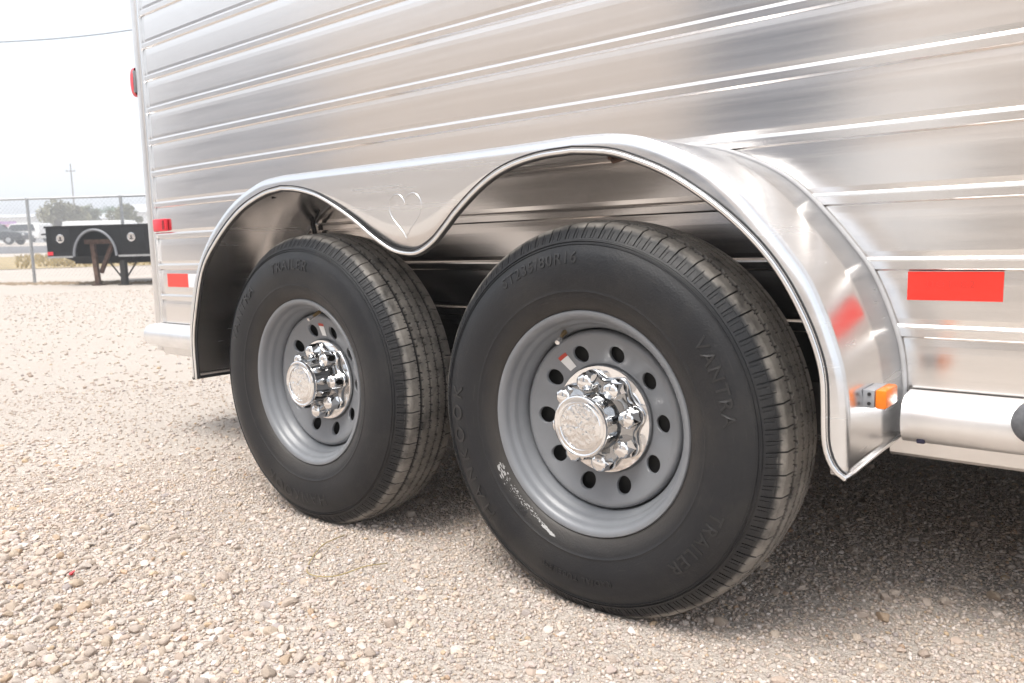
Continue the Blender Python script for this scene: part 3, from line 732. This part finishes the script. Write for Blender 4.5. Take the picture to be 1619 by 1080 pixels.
# ------------------------------------------------------------------ gravel
def ico():
    t = (1+5**.5)/2
    v = np.array([(-1,t,0),(1,t,0),(-1,-t,0),(1,-t,0),(0,-1,t),(0,1,t),(0,-1,-t),(0,1,-t),(t,0,-1),(t,0,1),(-t,0,-1),(-t,0,1)], float)
    f = np.array([(0,11,5),(0,5,1),(0,1,7),(0,7,10),(0,10,11),(1,5,9),(5,11,4),(11,10,2),(10,7,6),(7,1,8),(3,9,4),(3,4,2),(3,2,6),(3,6,8),(3,8,9),(4,9,5),(2,4,11),(6,2,10),(8,6,7),(9,8,1)])
    return v/np.linalg.norm(v, axis=1)[:, None], f
def subdiv(v, f):
    v = list(map(tuple, v)); cache = {}; out = []
    def mid(a, b):
        k = (min(a, b), max(a, b))
        if k not in cache:
            p = (np.array(v[a])+np.array(v[b])); p /= np.linalg.norm(p); v.append(tuple(p)); cache[k] = len(v)-1
        return cache[k]
    for a, b, c in f:
        x, y, z = mid(a, b), mid(b, c), mid(c, a); out += [(a,x,z),(b,y,x),(c,z,y),(x,y,z)]
    return np.array(v), np.array(out)
IV, IF_ = ico(); SV, SF = subdiv(IV, IF_)
OV = np.array([(1,0,0),(0,1,0),(-1,0,0),(0,-1,0),(0,0,1),(0,0,-1)], float); OF = np.array([(0,1,4),(1,2,4),(2,3,4),(3,0,4),(1,0,5),(2,1,5),(3,2,5),(0,3,5)])
PAL = np.array([(.56,.49,.41),(.62,.56,.49),(.50,.43,.36),(.66,.61,.55),(.46,.38,.31),(.58,.50,.40),(.42,.38,.35),(.54,.47,.42),(.70,.66,.61),(.52,.40,.26),(.34,.31,.30),(.47,.33,.22)])
PAL = PAL*np.array([1.03, 1.0, 1.02])*1.02
PW = np.array([16, 15, 14, 10, 9, 12, 5, 12, 5, 1.6, 1.6, 0.8]); PW /= PW.sum()
def sample(n, d0, d1, fn=None, a0=-0.05, a1=1.4):
    out = []
    while sum(map(len, out)) < n:
        d = np.sqrt(rng.uniform(d0**2, d1**2, n)); a = rng.uniform(a0, a1, n)
        x = CAM_LOC[0]-np.sin(a)*d; y = CAM_LOC[1]+np.cos(a)*d
        k = np.ones(n, bool)
        # not under the tyres
        for wx in (0, AX): k &= ~((np.abs(x-wx) < 0.10) & (y > 0.008) & (y < 0.175))
        if fn is not None: k &= rng.random(n) < fn(x, y)
        out.append(np.stack([x[k], y[k]], 1))
    return np.vstack(out)[:n]
def stones(name, P, rad, bv, bf, flat=(0.45, 0.8), jit=0.22, sink=0.25):
    n = len(P); m = len(bv)
    r = rad[:, None, None]; v = bv[None]*(1+rng.uniform(-jit, jit, (n, m, 1)))
    sc = np.stack([rng.uniform(0.8, 1.35, n), rng.uniform(0.65, 1.0, n), rng.uniform(*flat, n)], 1)
    v = v*sc[:, None, :]
    for _ in range(4 if m > 6 else 0):                     # broken faces
        d = rng.normal(size=(n, 1, 3)); d /= np.linalg.norm(d, axis=2, keepdims=True); dp = (v*d).sum(2)
        t = np.abs(dp).max(1, keepdims=True)*rng.uniform(0.45, 0.8, (n, 1)); v = v-np.clip(dp-t, 0, None)[:, :, None]*d*0.9
    # small tilt then spin
    ta = rng.normal(0, 0.25, n); ct, st = np.cos(ta)[:, None], np.sin(ta)[:, None]
    x, y, z = v[..., 0], v[..., 1], v[..., 2]; y, z = y*ct-z*st, y*st+z*ct
    sa = rng.uniform(0, 2*PI, n); cs, sn = np.cos(sa)[:, None], np.sin(sa)[:, None]
    x, y = x*cs-y*sn, x*sn+y*cs
    v = np.stack([x, y, z], -1)*r
    gzv = np.array([gz(a, b) for a, b in P])
    v[..., 0] += P[:, 0][:, None]; v[..., 1] += P[:, 1][:, None]; v[..., 2] += (gzv+rad*sc[:, 2]*(1-2*sink)*0.9)[:, None]
    f = (bf[None]+(np.arange(n)*m)[:, None, None]).reshape(-1)
    me = bpy.data.meshes.new(name); nf = n*len(bf)
    me.vertices.add(n*m); me.vertices.foreach_set('co', v.reshape(-1))
    me.loops.add(nf*3); me.loops.foreach_set('vertex_index', f.astype(np.int32))
    me.polygons.add(nf); me.polygons.foreach_set('loop_start', np.arange(0, nf*3, 3, dtype=np.int32))
    me.update(calc_edges=True)
    ci = rng.choice(len(PAL), n, p=PW); col = PAL[ci]*rng.uniform(0.85, 1.12, (n, 1))
    at_ = me.color_attributes.new('stone_colour', 'FLOAT_COLOR', 'POINT')
    at_.data.foreach_set('color', np.concatenate([np.repeat(col, m, 0), np.ones((n*m, 1))], 1).reshape(-1))
    if m > 20: shade(me, True, 28)
    return me
def stone_mat(name, per_object):
    q = NT(name)
    if per_object:
        oi = q.n('ObjectInfo'); c = q.ramp(oi.outputs['Random'], [(0, (.61,.50,.41)), (.2, (.68,.60,.53)), (.4, (.56,.46,.39)), (.6, (.71,.64,.57)), (.75, (.50,.42,.37)), (.88, (.62,.51,.40)), (1, (.54,.38,.25))])
    else:
        at_ = q.n('Attribute', attribute_name='stone_colour'); c = at_.outputs['Color']
    v = q.coords(); nz = q.noise(v, 160, 4)
    c = q.mix(q.ramp(nz, [(0.35, (0, 0, 0)), (0.75, (.45, .45, .45))]), c, (0.46, 0.385, 0.325))
    q.set(Base_Color=c, Roughness=0.88); q.b.inputs['Specular IOR Level'].default_value = 0.25
    q.bump(q.noise(v, 420, 4), 0.0012); return q.m
STONE = stone_mat('limestone_chips', False); STONE_O = stone_mat('limestone_pebble', True)
def coarse(x, y):
    """coarser towards the open yard, finer where the wheels roll"""
    return np.clip(0.12+0.9*np.clip((-0.12-y)*1.6+(-0.3-x)*0.12, 0, 1), 0, 1)
def put(name, me):
    o = link_mesh(name, me, STONE); tag(o, kind='stuff'); return o
P = sample(75000, 1.0, 3.0); put('gravel_grit', stones('gravel_grit', P, rng.uniform(0.0014, 0.0036, len(P)), OV, OF, (0.6, 1.0), 0.3, 0.3))
P = sample(42000, 1.0, 2.7); put('gravel', stones('gravel', P, 0.0030+0.0036*rng.random(len(P))**1.7, IV, IF_, (0.5, 0.9)))
P = sample(14000, 2.5, 4.8); put('gravel', stones('gravel', P, 0.0034+0.0050*rng.random(len(P))**1.6, IV, IF_, (0.5, 0.9)))
P = sample(5200, 1.0, 3.6, coarse); put('gravel', stones('gravel', P, 0.0055+0.0065*rng.random(len(P))**1.8, SV, SF, (0.4, 0.75), 0.14))
P = sample(12000, 4.5, 14.0, None, 0.55, 1.4); put('gravel', stones('gravel', P, 0.006+0.010*rng.random(len(P))**2, IV, IF_, (0.4, 0.8)))
# the largest stones, one by one
lib = []
for k in range(10):
    me = stones('stone', np.zeros((1, 2)), np.array([1.0]), *subdiv(SV, SF), (0.42, 0.7), 0.05, 0.5)
    co = np.empty(len(me.vertices)*3); me.vertices.foreach_get('co', co); co = co.reshape(-1, 3)
    for _ in range(7):                                     # knock facets off
        d = rng.normal(size=3); d /= np.linalg.norm(d); t = rng.uniform(0.55, 0.85)*np.abs(co@d).max(); s_ = co@d
        co -= np.clip(s_-t, 0, None)[:, None]*d*0.85
    me.vertices.foreach_set('co', co.reshape(-1)); me.update(); me.materials.append(STONE_O); shade(me, True, 40); lib.append(me)
def place_stone(x, y, r):
    o = bpy.data.objects.new('stone', random.choice(lib)); COL.objects.link(o); o.parent = ground
    o.location = (x, y, r*0.28+gz(x, y)); o.scale = (r, r*random.uniform(0.75, 1), r*random.uniform(0.8, 1.1)); o.rotation_euler = (random.gauss(0, .25), random.gauss(0, .25), random.uniform(0, 6.28))
P = sample(250, 0.9, 2.4, lambda x, y: np.where((y < -0.2) & (x < 0.1), coarse(x, y)**1.5, 0.03), 0.1, 1.3)
for x, y in P: place_stone(x, y, random.uniform(0.010, 0.0185))
for x, y in ((-0.855, -0.415), (0.20, 0.40), (0.62, 0.52), (0.33, 0.60), (0.47, 0.30)): place_stone(x, y, random.uniform(0.014, 0.022))
# a dead grass stem and a scrap of red plastic
m = MB(); pts = [(-.718, -.026, .004), (-.69, -.115, .012), (-.628, -.203, .006), (-.573, -.235, .010), (-.516, -.213, .014), (-.492, -.15, .02), (-.494, -.083, .004)]
m.tube([tuple(p) for p in spline(pts, 40)], 0.0013, 6)
tag(m.build('grass_stem', plain('dry_stem', (0.42, 0.33, 0.16), 0.8), smooth=60), 'thin bent dry grass stem lying on the gravel before the rear tyre', 'grass stem')
m = MB(); m.add([(-1.035, -.556, .008), (-1.02, -.560, .009), (-1.018, -.548, .015), (-1.031, -.545, .013), (-1.026, -.552, .003)], [(0, 1, 2, 3), (0, 4, 1), (1, 4, 2), (2, 4, 3), (3, 4, 0)])
tag(m.build('plastic_scrap', plain('red_plastic', (0.6, 0.04, 0.05), 0.4)), 'tiny red plastic scrap lying on the gravel', 'scrap')

# ------------------------------------------------------------------ far yard: fence, truck bed on a stand
fence = tag(empty('chain_link_fence'), 'tall galvanised chain link fence with thin posts at the yard edge', 'fence')
p1 = Vector((-15.69, 4.56, 0)); p2 = Vector((-14.19, 5.62, 0)); fd = (p2-p1); L = fd.length; fd.normalize()
pk = [p1+fd*L*k for k in range(-3, 5)]
for p in pk:
    z = gz(p.x, p.y)
    m = MB(); m.tube([(p.x, p.y, z-0.1), (p.x, p.y, 1.83)], 0.028, 10); m.lathe([(0.034, 0), (0.03, 0.03), (0.002, 0.045)], 10) if False else None
    m.build('post', GALV, fence, smooth=50)
m = MB(); m.tube([(p.x, p.y-0.0, 1.815) for p in pk], 0.021, 8); m.build('top_rail', GALV, fence, smooth=50)
m = MB(); a, b = pk[0], pk[-1]; LL = (b-a).length; H0, H1 = 0.33, 1.79; step = 0.08; off = Vector((-fd.y, fd.x, 0))*-0.031
n = int(LL/step)
for sgn in (1, -1):
    for k in range(-int((H1-H0)/step)-1, n+int((H1-H0)/step)+1):
        s0 = k*step; s1 = s0+sgn*(H1-H0); q0, q1 = (s0, H0), (s1, H1)
        if min(q0[0], q1[0]) > LL or max(q0[0], q1[0]) < 0: continue
        def clip(q, o_):
            if 0 <= q[0] <= LL: return q
            t_ = ((0 if q[0] < 0 else LL)-q[0])/(o_[0]-q[0]); return (q[0]+(o_[0]-q[0])*t_, q[1]+(o_[1]-q[1])*t_)
        c0, c1 = clip(q0, q1), clip(q1, q0)
        A = a+fd*c0[0]+off*(1+0.08*sgn); B = a+fd*c1[0]+off*(1+0.08*sgn)
        m.tube([(A.x, A.y, c0[1]), (B.x, B.y, c1[1])], 0.0017, 3, caps=False)
tag(m.build('wire_mesh', GALV, fence, fix=False), kind='stuff')

m = MB()
for i in range(900):
    t_ = random.uniform(-1.5, 6.0); q_ = p1+fd*t_+Vector((fd.y, -fd.x, 0))*random.gauss(0.35, 0.16); r_ = random.uniform(.02, .055)
    z_ = gz(q_.x, q_.y); g_ = random.uniform(0, 6.28)
    m.add([(q_.x+r_*1.6*math.cos(g_+k*PI/2), q_.y+r_*1.6*math.sin(g_+k*PI/2), z_-.005) for k in range(4)]+[(q_.x, q_.y, z_+r_*.8)], [(0, 1, 4), (1, 2, 4), (2, 3, 4), (3, 0, 4)])
tag(m.build('dirt_clods', plain('dry_dirt', (0.30, 0.23, 0.16), 0.95, 0, 0.3, 5), fix=False), kind='stuff')

# black service bed
B0 = Vector((-14.20, 4.285, 0)); bd = Vector((1.51, 1.02, 0)).normalized(); bn = Vector((-bd.y, bd.x, 0))
bed = tag(empty('truck_bed', (B0.x, B0.y, 0)), 'black steel truck bed with arched wheel opening propped off the ground', 'truck bed')
bed.rotation_euler = (0, 0, math.atan2(bd.y, bd.x))
def arch_panel(L_, zb, zt, cx, rx, rz_, name, y0, y1, mat):
    n = 28; m = MB()
    lowA = [(0, zb+0.02), (cx-rx, zb)] ; arc = [(cx-rx*math.cos(g), zb+rz_*math.sin(g)) for g in np.linspace(0, PI, n)]
    low = [(0, zb)]+arc+[(L_, zb)]; top = [(x, zt) for x, z in low]
    for y in (y0, y1): m.strip([(x, y, z) for x, z in low], [(x, y, z) for x, z in top])
    m.strip([(x, y0, z) for x, z in low], [(x, y1, z) for x, z in low]); m.strip([(x, y0, z) for x, z in top], [(x, y1, z) for x, z in top])
    m.add([(0, y0, zb), (0, y1, zb), (0, y1, zt), (0, y0, zt)], [(0, 1, 2, 3)]); m.add([(L_, y0, zb), (L_, y1, zb), (L_, y1, zt), (L_, y0, zt)], [(0, 1, 2, 3)])
    return m.build(name, mat, bed)
BL, zb, zt = 3.1, 0.715, 1.235
arch_panel(BL, zb, zt, 0.89, 0.375, 0.44, 'side_panel', 0, 0.05, PAINT_BLACK)
arch_panel(BL, zb, zt, 0.89, 0.375, 0.44, 'side_panel', 1.95, 2.0, PAINT_BLACK)
m = MB(); m.box((0, 0.051, 1.19), (BL, 1.949, 1.228)); m.build('deck', PAINT_BLACK, bed)
m = MB(); m.box((0.002, 0.051, 0.80), (0.04, 1.949, 1.189)); m.build('tail_panel', PAINT_BLACK, bed)
m = MB(); m.box((-0.02, -0.015, 1.215), (BL, -0.0005, 1.25)); m.build('top_edge', PAINT_BLACK, bed)
m = MB(); m.tube([(0.89-0.39*math.cos(g), -0.012, zb+0.455*math.sin(g)) for g in np.linspace(0, PI, 30)], 0.022, 8); m.build('arch_trim', plain('grey_arch_trim', (0.22, 0.23, 0.25), 0.35), bed, smooth=50)
for xa, xb in ((0.0, 0.47), (1.31, BL)):
    m = MB(); m.box((xa, -0.012, zb-0.02), (xb, -0.0005, zb+0.012)); m.build('bottom_moulding', GALV, bed)
m = MB(); m.add([(0.05, 0.30, zb), (1.5, 0.30, zb), (1.5, 1.9, zb), (0.05, 1.9, zb), (0.35, 0.42, 0.58), (1.2, 0.42, 0.58), (1.2, 1.7, 0.58), (0.35, 1.7, 0.58)], [(0,1,5,4),(1,2,6,5),(2,3,7,6),(3,0,4,7),(4,5,6,7),(0,3,2,1)]); m.build('sub_frame', PAINT_BLACK, bed)
m = MB(); m.box((0.015, -0.018, 0.745), (0.11, -0.0002, 0.805)); m.build('tail_light', RED_LENS, bed)
m = MB(); m.box((0.12, 0.55, 0.585), (1.7, 0.58, 1.185)); m.build('wheel_housing', PAINT_BLACK, bed)
m = MB(); m.box((-0.16, 0.1, 1.10), (0.0, 0.16, 1.13)); m.build('hitch_pin', DARK_METAL, bed)
for cx, cz in ((0.265, 1.03), (1.57, 1.03), (2.5, 1.03)):
    m = MB(); m.lathe([(0.075, 0), (0.075, -0.012), (0.066, -0.014), (0.064, -0.008), (0.001, -0.008)], 32); q = m.build('latch', CHROME, bed, (cx, -0.0005, cz), smooth=40)
    m = MB(); m.box((-0.006, -0.02, -0.04), (0.006, -0.0095, 0.03)); m.box((-0.035, -0.02, -0.04), (0.035, -0.0095, -0.026)); m.build('handle', DARK_METAL, q)
m = MB(); m.box((0.10, -0.004, 0.80), (0.44, -0.0006, 1.19)); bevel(m.build('toolbox_door', PAINT_BLACK, bed), 0.0015)
m = MB(); m.box((1.38, -0.004, 0.80), (1.80, -0.0006, 1.19)); bevel(m.build('toolbox_door', PAINT_BLACK, bed), 0.0015)
# trestles under it
def bp(s, d): p = B0+bd*s+bn*d; return Vector((p.x, p.y, gz(p.x, p.y)))
def trestle(name, s, mat, wdt, label, dy):
    t = tag(empty(name, bp(s, dy)), label, 'stand', 'stands under the truck bed'); q0 = bp(s, dy)
    t.rotation_euler = (0, 0, math.atan2(bd.y, bd.x)); return t
t1 = trestle('bed_stand', 0.86, RUST, 0.1, 'rusty brown braced steel stand under the truck bed arch', 0.17)
H = 1.10-0.29
m = MB(); m.beam((-0.25, 0, H-0.04), (0.30, 0, H-0.04), 0.09, 0.08); m.build('top_beam', RUST, t1)
m = MB(); m.beam((-0.075, 0, 0), (-0.12, 0, H-0.081), 0.075, 0.07); m.build('leg', RUST, t1)
m = MB(); m.beam((-0.055, 0.075, 0.22), (0.20, 0.075, H-0.081), 0.06, 0.06); m.build('brace', RUST, t1)
m = MB(); m.box((-0.14, -0.1, 0), (0.02, 0.1, 0.02)); m.build('foot', RUST, t1)
t2 = trestle('bed_stand', 1.26, DARK_METAL, 0.1, 'dark steel post stand with thin diagonal stays under the truck bed', 0.2)
m = MB(); m.beam((0, 0, 0), (0, 0, 0.44), 0.09, 0.09); m.build('leg', DARK_METAL, t2)
for sg in (-1, 1):
    m = MB(); m.beam((0.05*sg, 0, 0.14), (0.26*sg, 0, 0.42), 0.022, 0.022); m.build('stay', DARK_METAL, t2)
m = MB(); m.box((-0.08, -0.08, 0), (0.08, 0.08, 0.018)); m.build('foot', DARK_METAL, t2)

# ------------------------------------------------------------------ beyond the fence
def car(name, base, heading, label, paint, Lc=4.6, Hc=1.5, Wc=1.8, van=False, group=None, windows=True):
    c = tag(empty(name, base), label, 'car', group); c.rotation_euler = (0, 0, heading)
    if van: pr = [(0, .35), (0, 1.1), (.1, Hc*.95), (.3, Hc), (3.1, Hc), (3.7, 1.12), (4.5, .95), (4.6, .7), (4.6, .35)]
    else: pr = [(0, .35), (0, .85), (.1, .95), (.5, 1.0), (1.0, Hc-.05), (1.5, Hc), (2.4, Hc), (3.2, 1.0), (4.4, .88), (4.6, .7), (4.6, .35)]
    n = len(pr); m = MB()
    m.add([(x-Lc/2, y*(1 if z < 1.05 else .86), z) for y in (-Wc/2, Wc/2) for x, z in pr], [(i, (i+1) % n, n+(i+1) % n, n+i) for i in range(n)]+[tuple(range(n-1, -1, -1)), tuple(range(n, 2*n))])
    b = m.build('body', paint, c); bevel(b, 0.05, 2)
    for sg in ((-1, 1) if windows else ()):
        m = MB(); yy = sg*(Wc/2*.86+0.012); x0_, x1_ = (-1.9, 0.9) if van else (-1.2, 0.5)
        m.add([(x0_, sg*(Wc/2*.95+.012), 1.02), (x1_+.25, sg*(Wc/2*.95+.012), 1.02), (x1_-.1, yy, Hc-.1), (x0_+.25, yy, Hc-.1)], [(0, 1, 2, 3)])
        m.build('side_window', GLASS_DARK, c)
    for xx in (-1.45, 1.4):
        for sg in (-1, 1):
            m = MB(); m.lathe([(0.19, -.02), (0.30, -.03), (0.33, 0), (0.33, .18), (0.2, .2)], 24, cap0=True); q = m.build('wheel', BLACK_TRIM, c, (xx, sg*(Wc/2-.10)-.09, 0.33), smooth=40)
            m = MB(); m.lathe([(0.185, -.026 if sg < 0 else .226), (0.01, -.03 if sg < 0 else .23)], 20); m.build('hub', GALV, q)
    for sg in (-.6, .6):
        m = MB(); m.box((2.295, sg-.16, .66), (2.32, sg+.16, .80)); m.build('headlight', WHITE_PAINT, c)
    return c
def gpt(px, d): 
    p = at(px, 400, d); return (p.x, p.y, gz(p.x, p.y)+0.0)
VH = math.atan2(R2.y, R2.x)
car('parked_car', gpt(-6, 70), VH+0.1, 'dark pickup like car across the road at the left edge', plain('charcoal_car_paint', (0.03, 0.033, 0.036), 0.3), Hc=1.6)
car('parked_car', gpt(44, 84), VH+2.9, 'white car parked beyond the fence left of the black truck bed', WHITE_PAINT, van=True, Hc=1.7)
car('parked_car', gpt(150, 78), VH, 'white van standing behind the black truck bed, nearer the fence tree', WHITE_PAINT, van=True, Hc=1.8, windows=False)
car('parked_car', gpt(196, 74), VH+0.05, 'white van partly hidden by the truck bed, nearest the trailer', WHITE_PAINT, van=True, Hc=1.8, windows=False)
ROOF_W = plain('pale_metal_roof', (0.62, 0.63, 0.65), 0.5, 0.2, 0.1, 1)
def shed(px, d, w, dep, h, rise, label, mat, name='metal_shed'):
    x, y, z = gpt(px, d); b = tag(empty(name, (x, y, z)), label, 'building'); b.rotation_euler = (0, 0, VH)
    m = MB(); m.box((-w/2, 0, -0.5), (w/2, dep, h)); m.build('wall', mat, b)
    m = MB(); m.add([(-w/2-.2, -.3, h+.002), (w/2+.2, -.3, h+.002), (w/2+.2, dep+.3, h+.002), (-w/2-.2, dep+.3, h+.002), (-w/2-.2, dep/2, h+rise), (w/2+.2, dep/2, h+rise)], [(0,1,5,4),(2,3,4,5),(0,4,3),(1,2,5),(0,3,2,1)]); m.build('roof', ROOF_W, b)
    k = max(2, int(w/3))
    for i in range(k):
        xx = -w/2+w*(i+.5)/k
        if i == k//2: mm = MB().box((xx-.5, -.03, 0), (xx+.5, -.002, 2.1)); mm.build('door', GALV, b)
        else: mm = MB().box((xx-.5, -.03, 1.0), (xx+.5, -.002, 1.9)); mm.build('window', GLASS_DARK, b)
    return b
shed(158, 118, 5.6, 6, 3.0, 0.9, 'long low white shed behind the truck bed between two trees', WHITE_PAINT)
shed(229, 105, 5.0, 7, 3.4, 1.2, 'white gabled shed beside the trailer corner post', WHITE_PAINT)
sh = shed(2, 112, 8.0, 5, 3.0, 0.5, 'white shop front with purple and green sign lettering at the left', WHITE_PAINT, 'shop_building')
for x0_, x1_, z0_, z1_, cl, nm in ((-1.5, 2.2, 2.25, 2.55, (0.50, 0.30, 0.58), 'sign_band'), (-.6, 1.3, 1.95, 2.15, (0.68, 0.30, 0.45), 'sign_band'), (-1.2, 1.9, 1.62, 1.8, (0.42, 0.58, 0.38), 'sign_band')):
    m = MB().box((x0_, -.06, z0_), (x1_, -.034, z1_)); m.build(nm, plain(nm, cl, 0.6), sh)

def tree(px, d, H_, Rr, label, col, trunk_h=1.2, n=2400, gap=0.0, bare=0.0):
    random.seed(int(px*7+d)); x, y, z = gpt(px, d); t = tag(empty('tree', (x, y, z)), label, 'tree', 'trees beyond the road')
    m = MB(); m.tube([(0, 0, -.1), (0.05, 0, trunk_h*.6), (-.05, .05, trunk_h+H_*.3)], [.16, .13, .06], 8)
    cl = []
    for k in range(20):
        g = random.uniform(0, 2*PI); rr_ = Rr*random.uniform(.25, .85); hh = trunk_h+H_*(.12+.68*random.random()*math.sqrt(max(0.1, 1-(rr_/Rr)**2)))
        c_ = Vector((rr_*math.cos(g), rr_*math.sin(g), hh)); cl.append((c_, Rr*random.uniform(.25, .45)))
        m.tube([(0, 0, trunk_h*.8), tuple(c_*.5+Vector((0, 0, trunk_h*.4))), tuple(c_)], [.07, .045, .015], 5)
    m.build('trunk', plain('bark', (.12, .09, .07), .9), t, smooth=60)
    vs = []; fs = []
    for k in range(n):
        c_, r_ = random.choice(cl); v = Vector((random.gauss(0, 1), random.gauss(0, 1), random.gauss(0, 1))).normalized()*r_*random.random()**.4
        p = c_+v; p.z = max(p.z, trunk_h*.5)
        a_ = Vector((random.gauss(0, 1), random.gauss(0, 1), random.gauss(0, 1))).normalized(); b_ = a_.orthogonal().normalized(); s_ = random.uniform(.07, .16)
        i = len(vs); vs += [p-a_*s_-b_*s_*.5, p+a_*s_-b_*s_*.5, p+a_*s_+b_*s_*.5, p-a_*s_+b_*s_*.5]; fs.append((i, i+1, i+2, i+3))
    q = MB(); q.add(vs, fs); q.build('crown', plain('foliage', col, .7, 0, .45, 1.2), t, fix=False)
    return t
tree(105, 92, 3.4, 2.6, 'greyish olive tree with a rounded crown left of the shed', (.22, .205, .12), 1.4, 3600)
tree(142, 100, 2.9, 1.4, 'small olive tree close behind the rounded tree', (.19, .195, .10), 1.8, 1600)
tree(170, 128, 3.3, 3.4, 'bright green tree above the white shed roof', (.10, .17, .05), 2.0, 2400)
tree(203, 96, 3.6, 1.7, 'dark green and ochre tree beside the gabled shed', (.19, .18, .07), 1.0, 2200)
# utility pole and the overhead wire
x, y, z = gpt(124, 112); up = tag(empty('utility_pole', (x, y, z)), 'slim wooden utility pole with crossarm behind the olive tree', 'utility pole'); up.rotation_euler = (0, 0, VH)
m = MB(); m.tube([(0, 0, -.2), (0, 0, 9.6)], [.10, .07], 8); m.build('pole', plain('weathered_pole', (.22, .19, .17), .9), up, smooth=50)
m = MB(); m.box((-.6, -.15, 8.6), (.6, -.09, 8.72)); m.build('crossarm', plain('weathered_arm', (.22, .19, .17), .9), up)
for xx in (-.5, .5):
    m = MB(); m.lathe([(.05, 0), (.05, .1), (.03, .16), (.002, .17)], 10); o = m.build('insulator', GALV, up, (xx, -.12, 8.72)); o.rotation_euler = (PI/2, 0, 0)
A = at(-60, 69, 42); Bp = at(330, 26, 40)
m = MB(); m.tube([tuple(A+(Bp-A)*t-Vector((0, 0, .25*math.sin(PI*t)))) for t in np.linspace(0, 1, 24)], 0.022, 6)
tag(m.build('power_line', plain('cable', (.05, .06, .07), .6), smooth=60), 'single dark overhead power line crossing the white sky', 'cable')

# ------------------------------------------------------------------ invented shop and van, out of view, added for reflections in the metal
TAN = plain('added_tan_siding', (0.80, 0.70, 0.61), 0.6, 0, 0.06, 2)
DOORM = plain('added_dark_door', (0.26, 0.275, 0.31), 0.5, 0, 0.1, 2)
shop = tag(empty('shop_building', (-6, -12.5, gz(-6, -12.5))), 'unseen tan shop with two dark doors, added to reflect in the trailer wall', 'building')
m = MB(); m.box((-22, -9, -0.3), (18, 0, 7.0)); m.build('wall', TAN, shop)
m = MB(); m.add([(-22.4, -9.4, 7.002), (18.4, -9.4, 7.002), (18.4, .4, 7.002), (-22.4, .4, 7.002), (-22.4, -4.5, 8.3), (18.4, -4.5, 8.3)], [(0,1,5,4),(2,3,4,5),(0,4,3),(1,2,5),(0,3,2,1)]); m.build('roof', ROOF_W, shop)
for xa, xb in ((-0.2, 2.6), (-21.0, -12.0)):
    d_ = MB().box((xa, .002, 0), (xb, .05, 6.6)).build('added_roller_door', DOORM if xa > -5 else plain('added_grey_door', (0.40, 0.41, 0.45), 0.5), shop)  # invented doors that give the wall its soft dark reflected patches
for k in range(3):
    MB().box((-17.5+k*2.6, .052, 1.9), (-16.3+k*2.6, .06, 2.9)).build('window', WHITE_PAINT, shop)
car('parked_car', (-1.7, -10.0, gz(-1.7, -10.0)), PI/2, 'unseen white van before the added shop, put in to reflect in the wall', WHITE_PAINT, van=True, Hc=2.0)  # added out of view as a bright patch for the wall to reflect

# haze volume added to pale the distance like lens glare; everything stands in it
hz = MB().box((-640, -320, -1.2), (320, 640, 16)).build('haze', None)
hm = bpy.data.materials.new('veiling_haze'); hm.use_nodes = True; ht = hm.node_tree
ht.nodes.remove(ht.nodes['Principled BSDF']); pv = ht.nodes.new('ShaderNodeVolumePrincipled')
pv.inputs['Color'].default_value = (0.96, 0.97, 1.0, 1); pv.inputs['Density'].default_value = 0.0052
ht.links.new(pv.outputs[0], ht.nodes['Material Output'].inputs['Volume']); hz.data.materials.append(hm); tag(hz, kind='stuff')
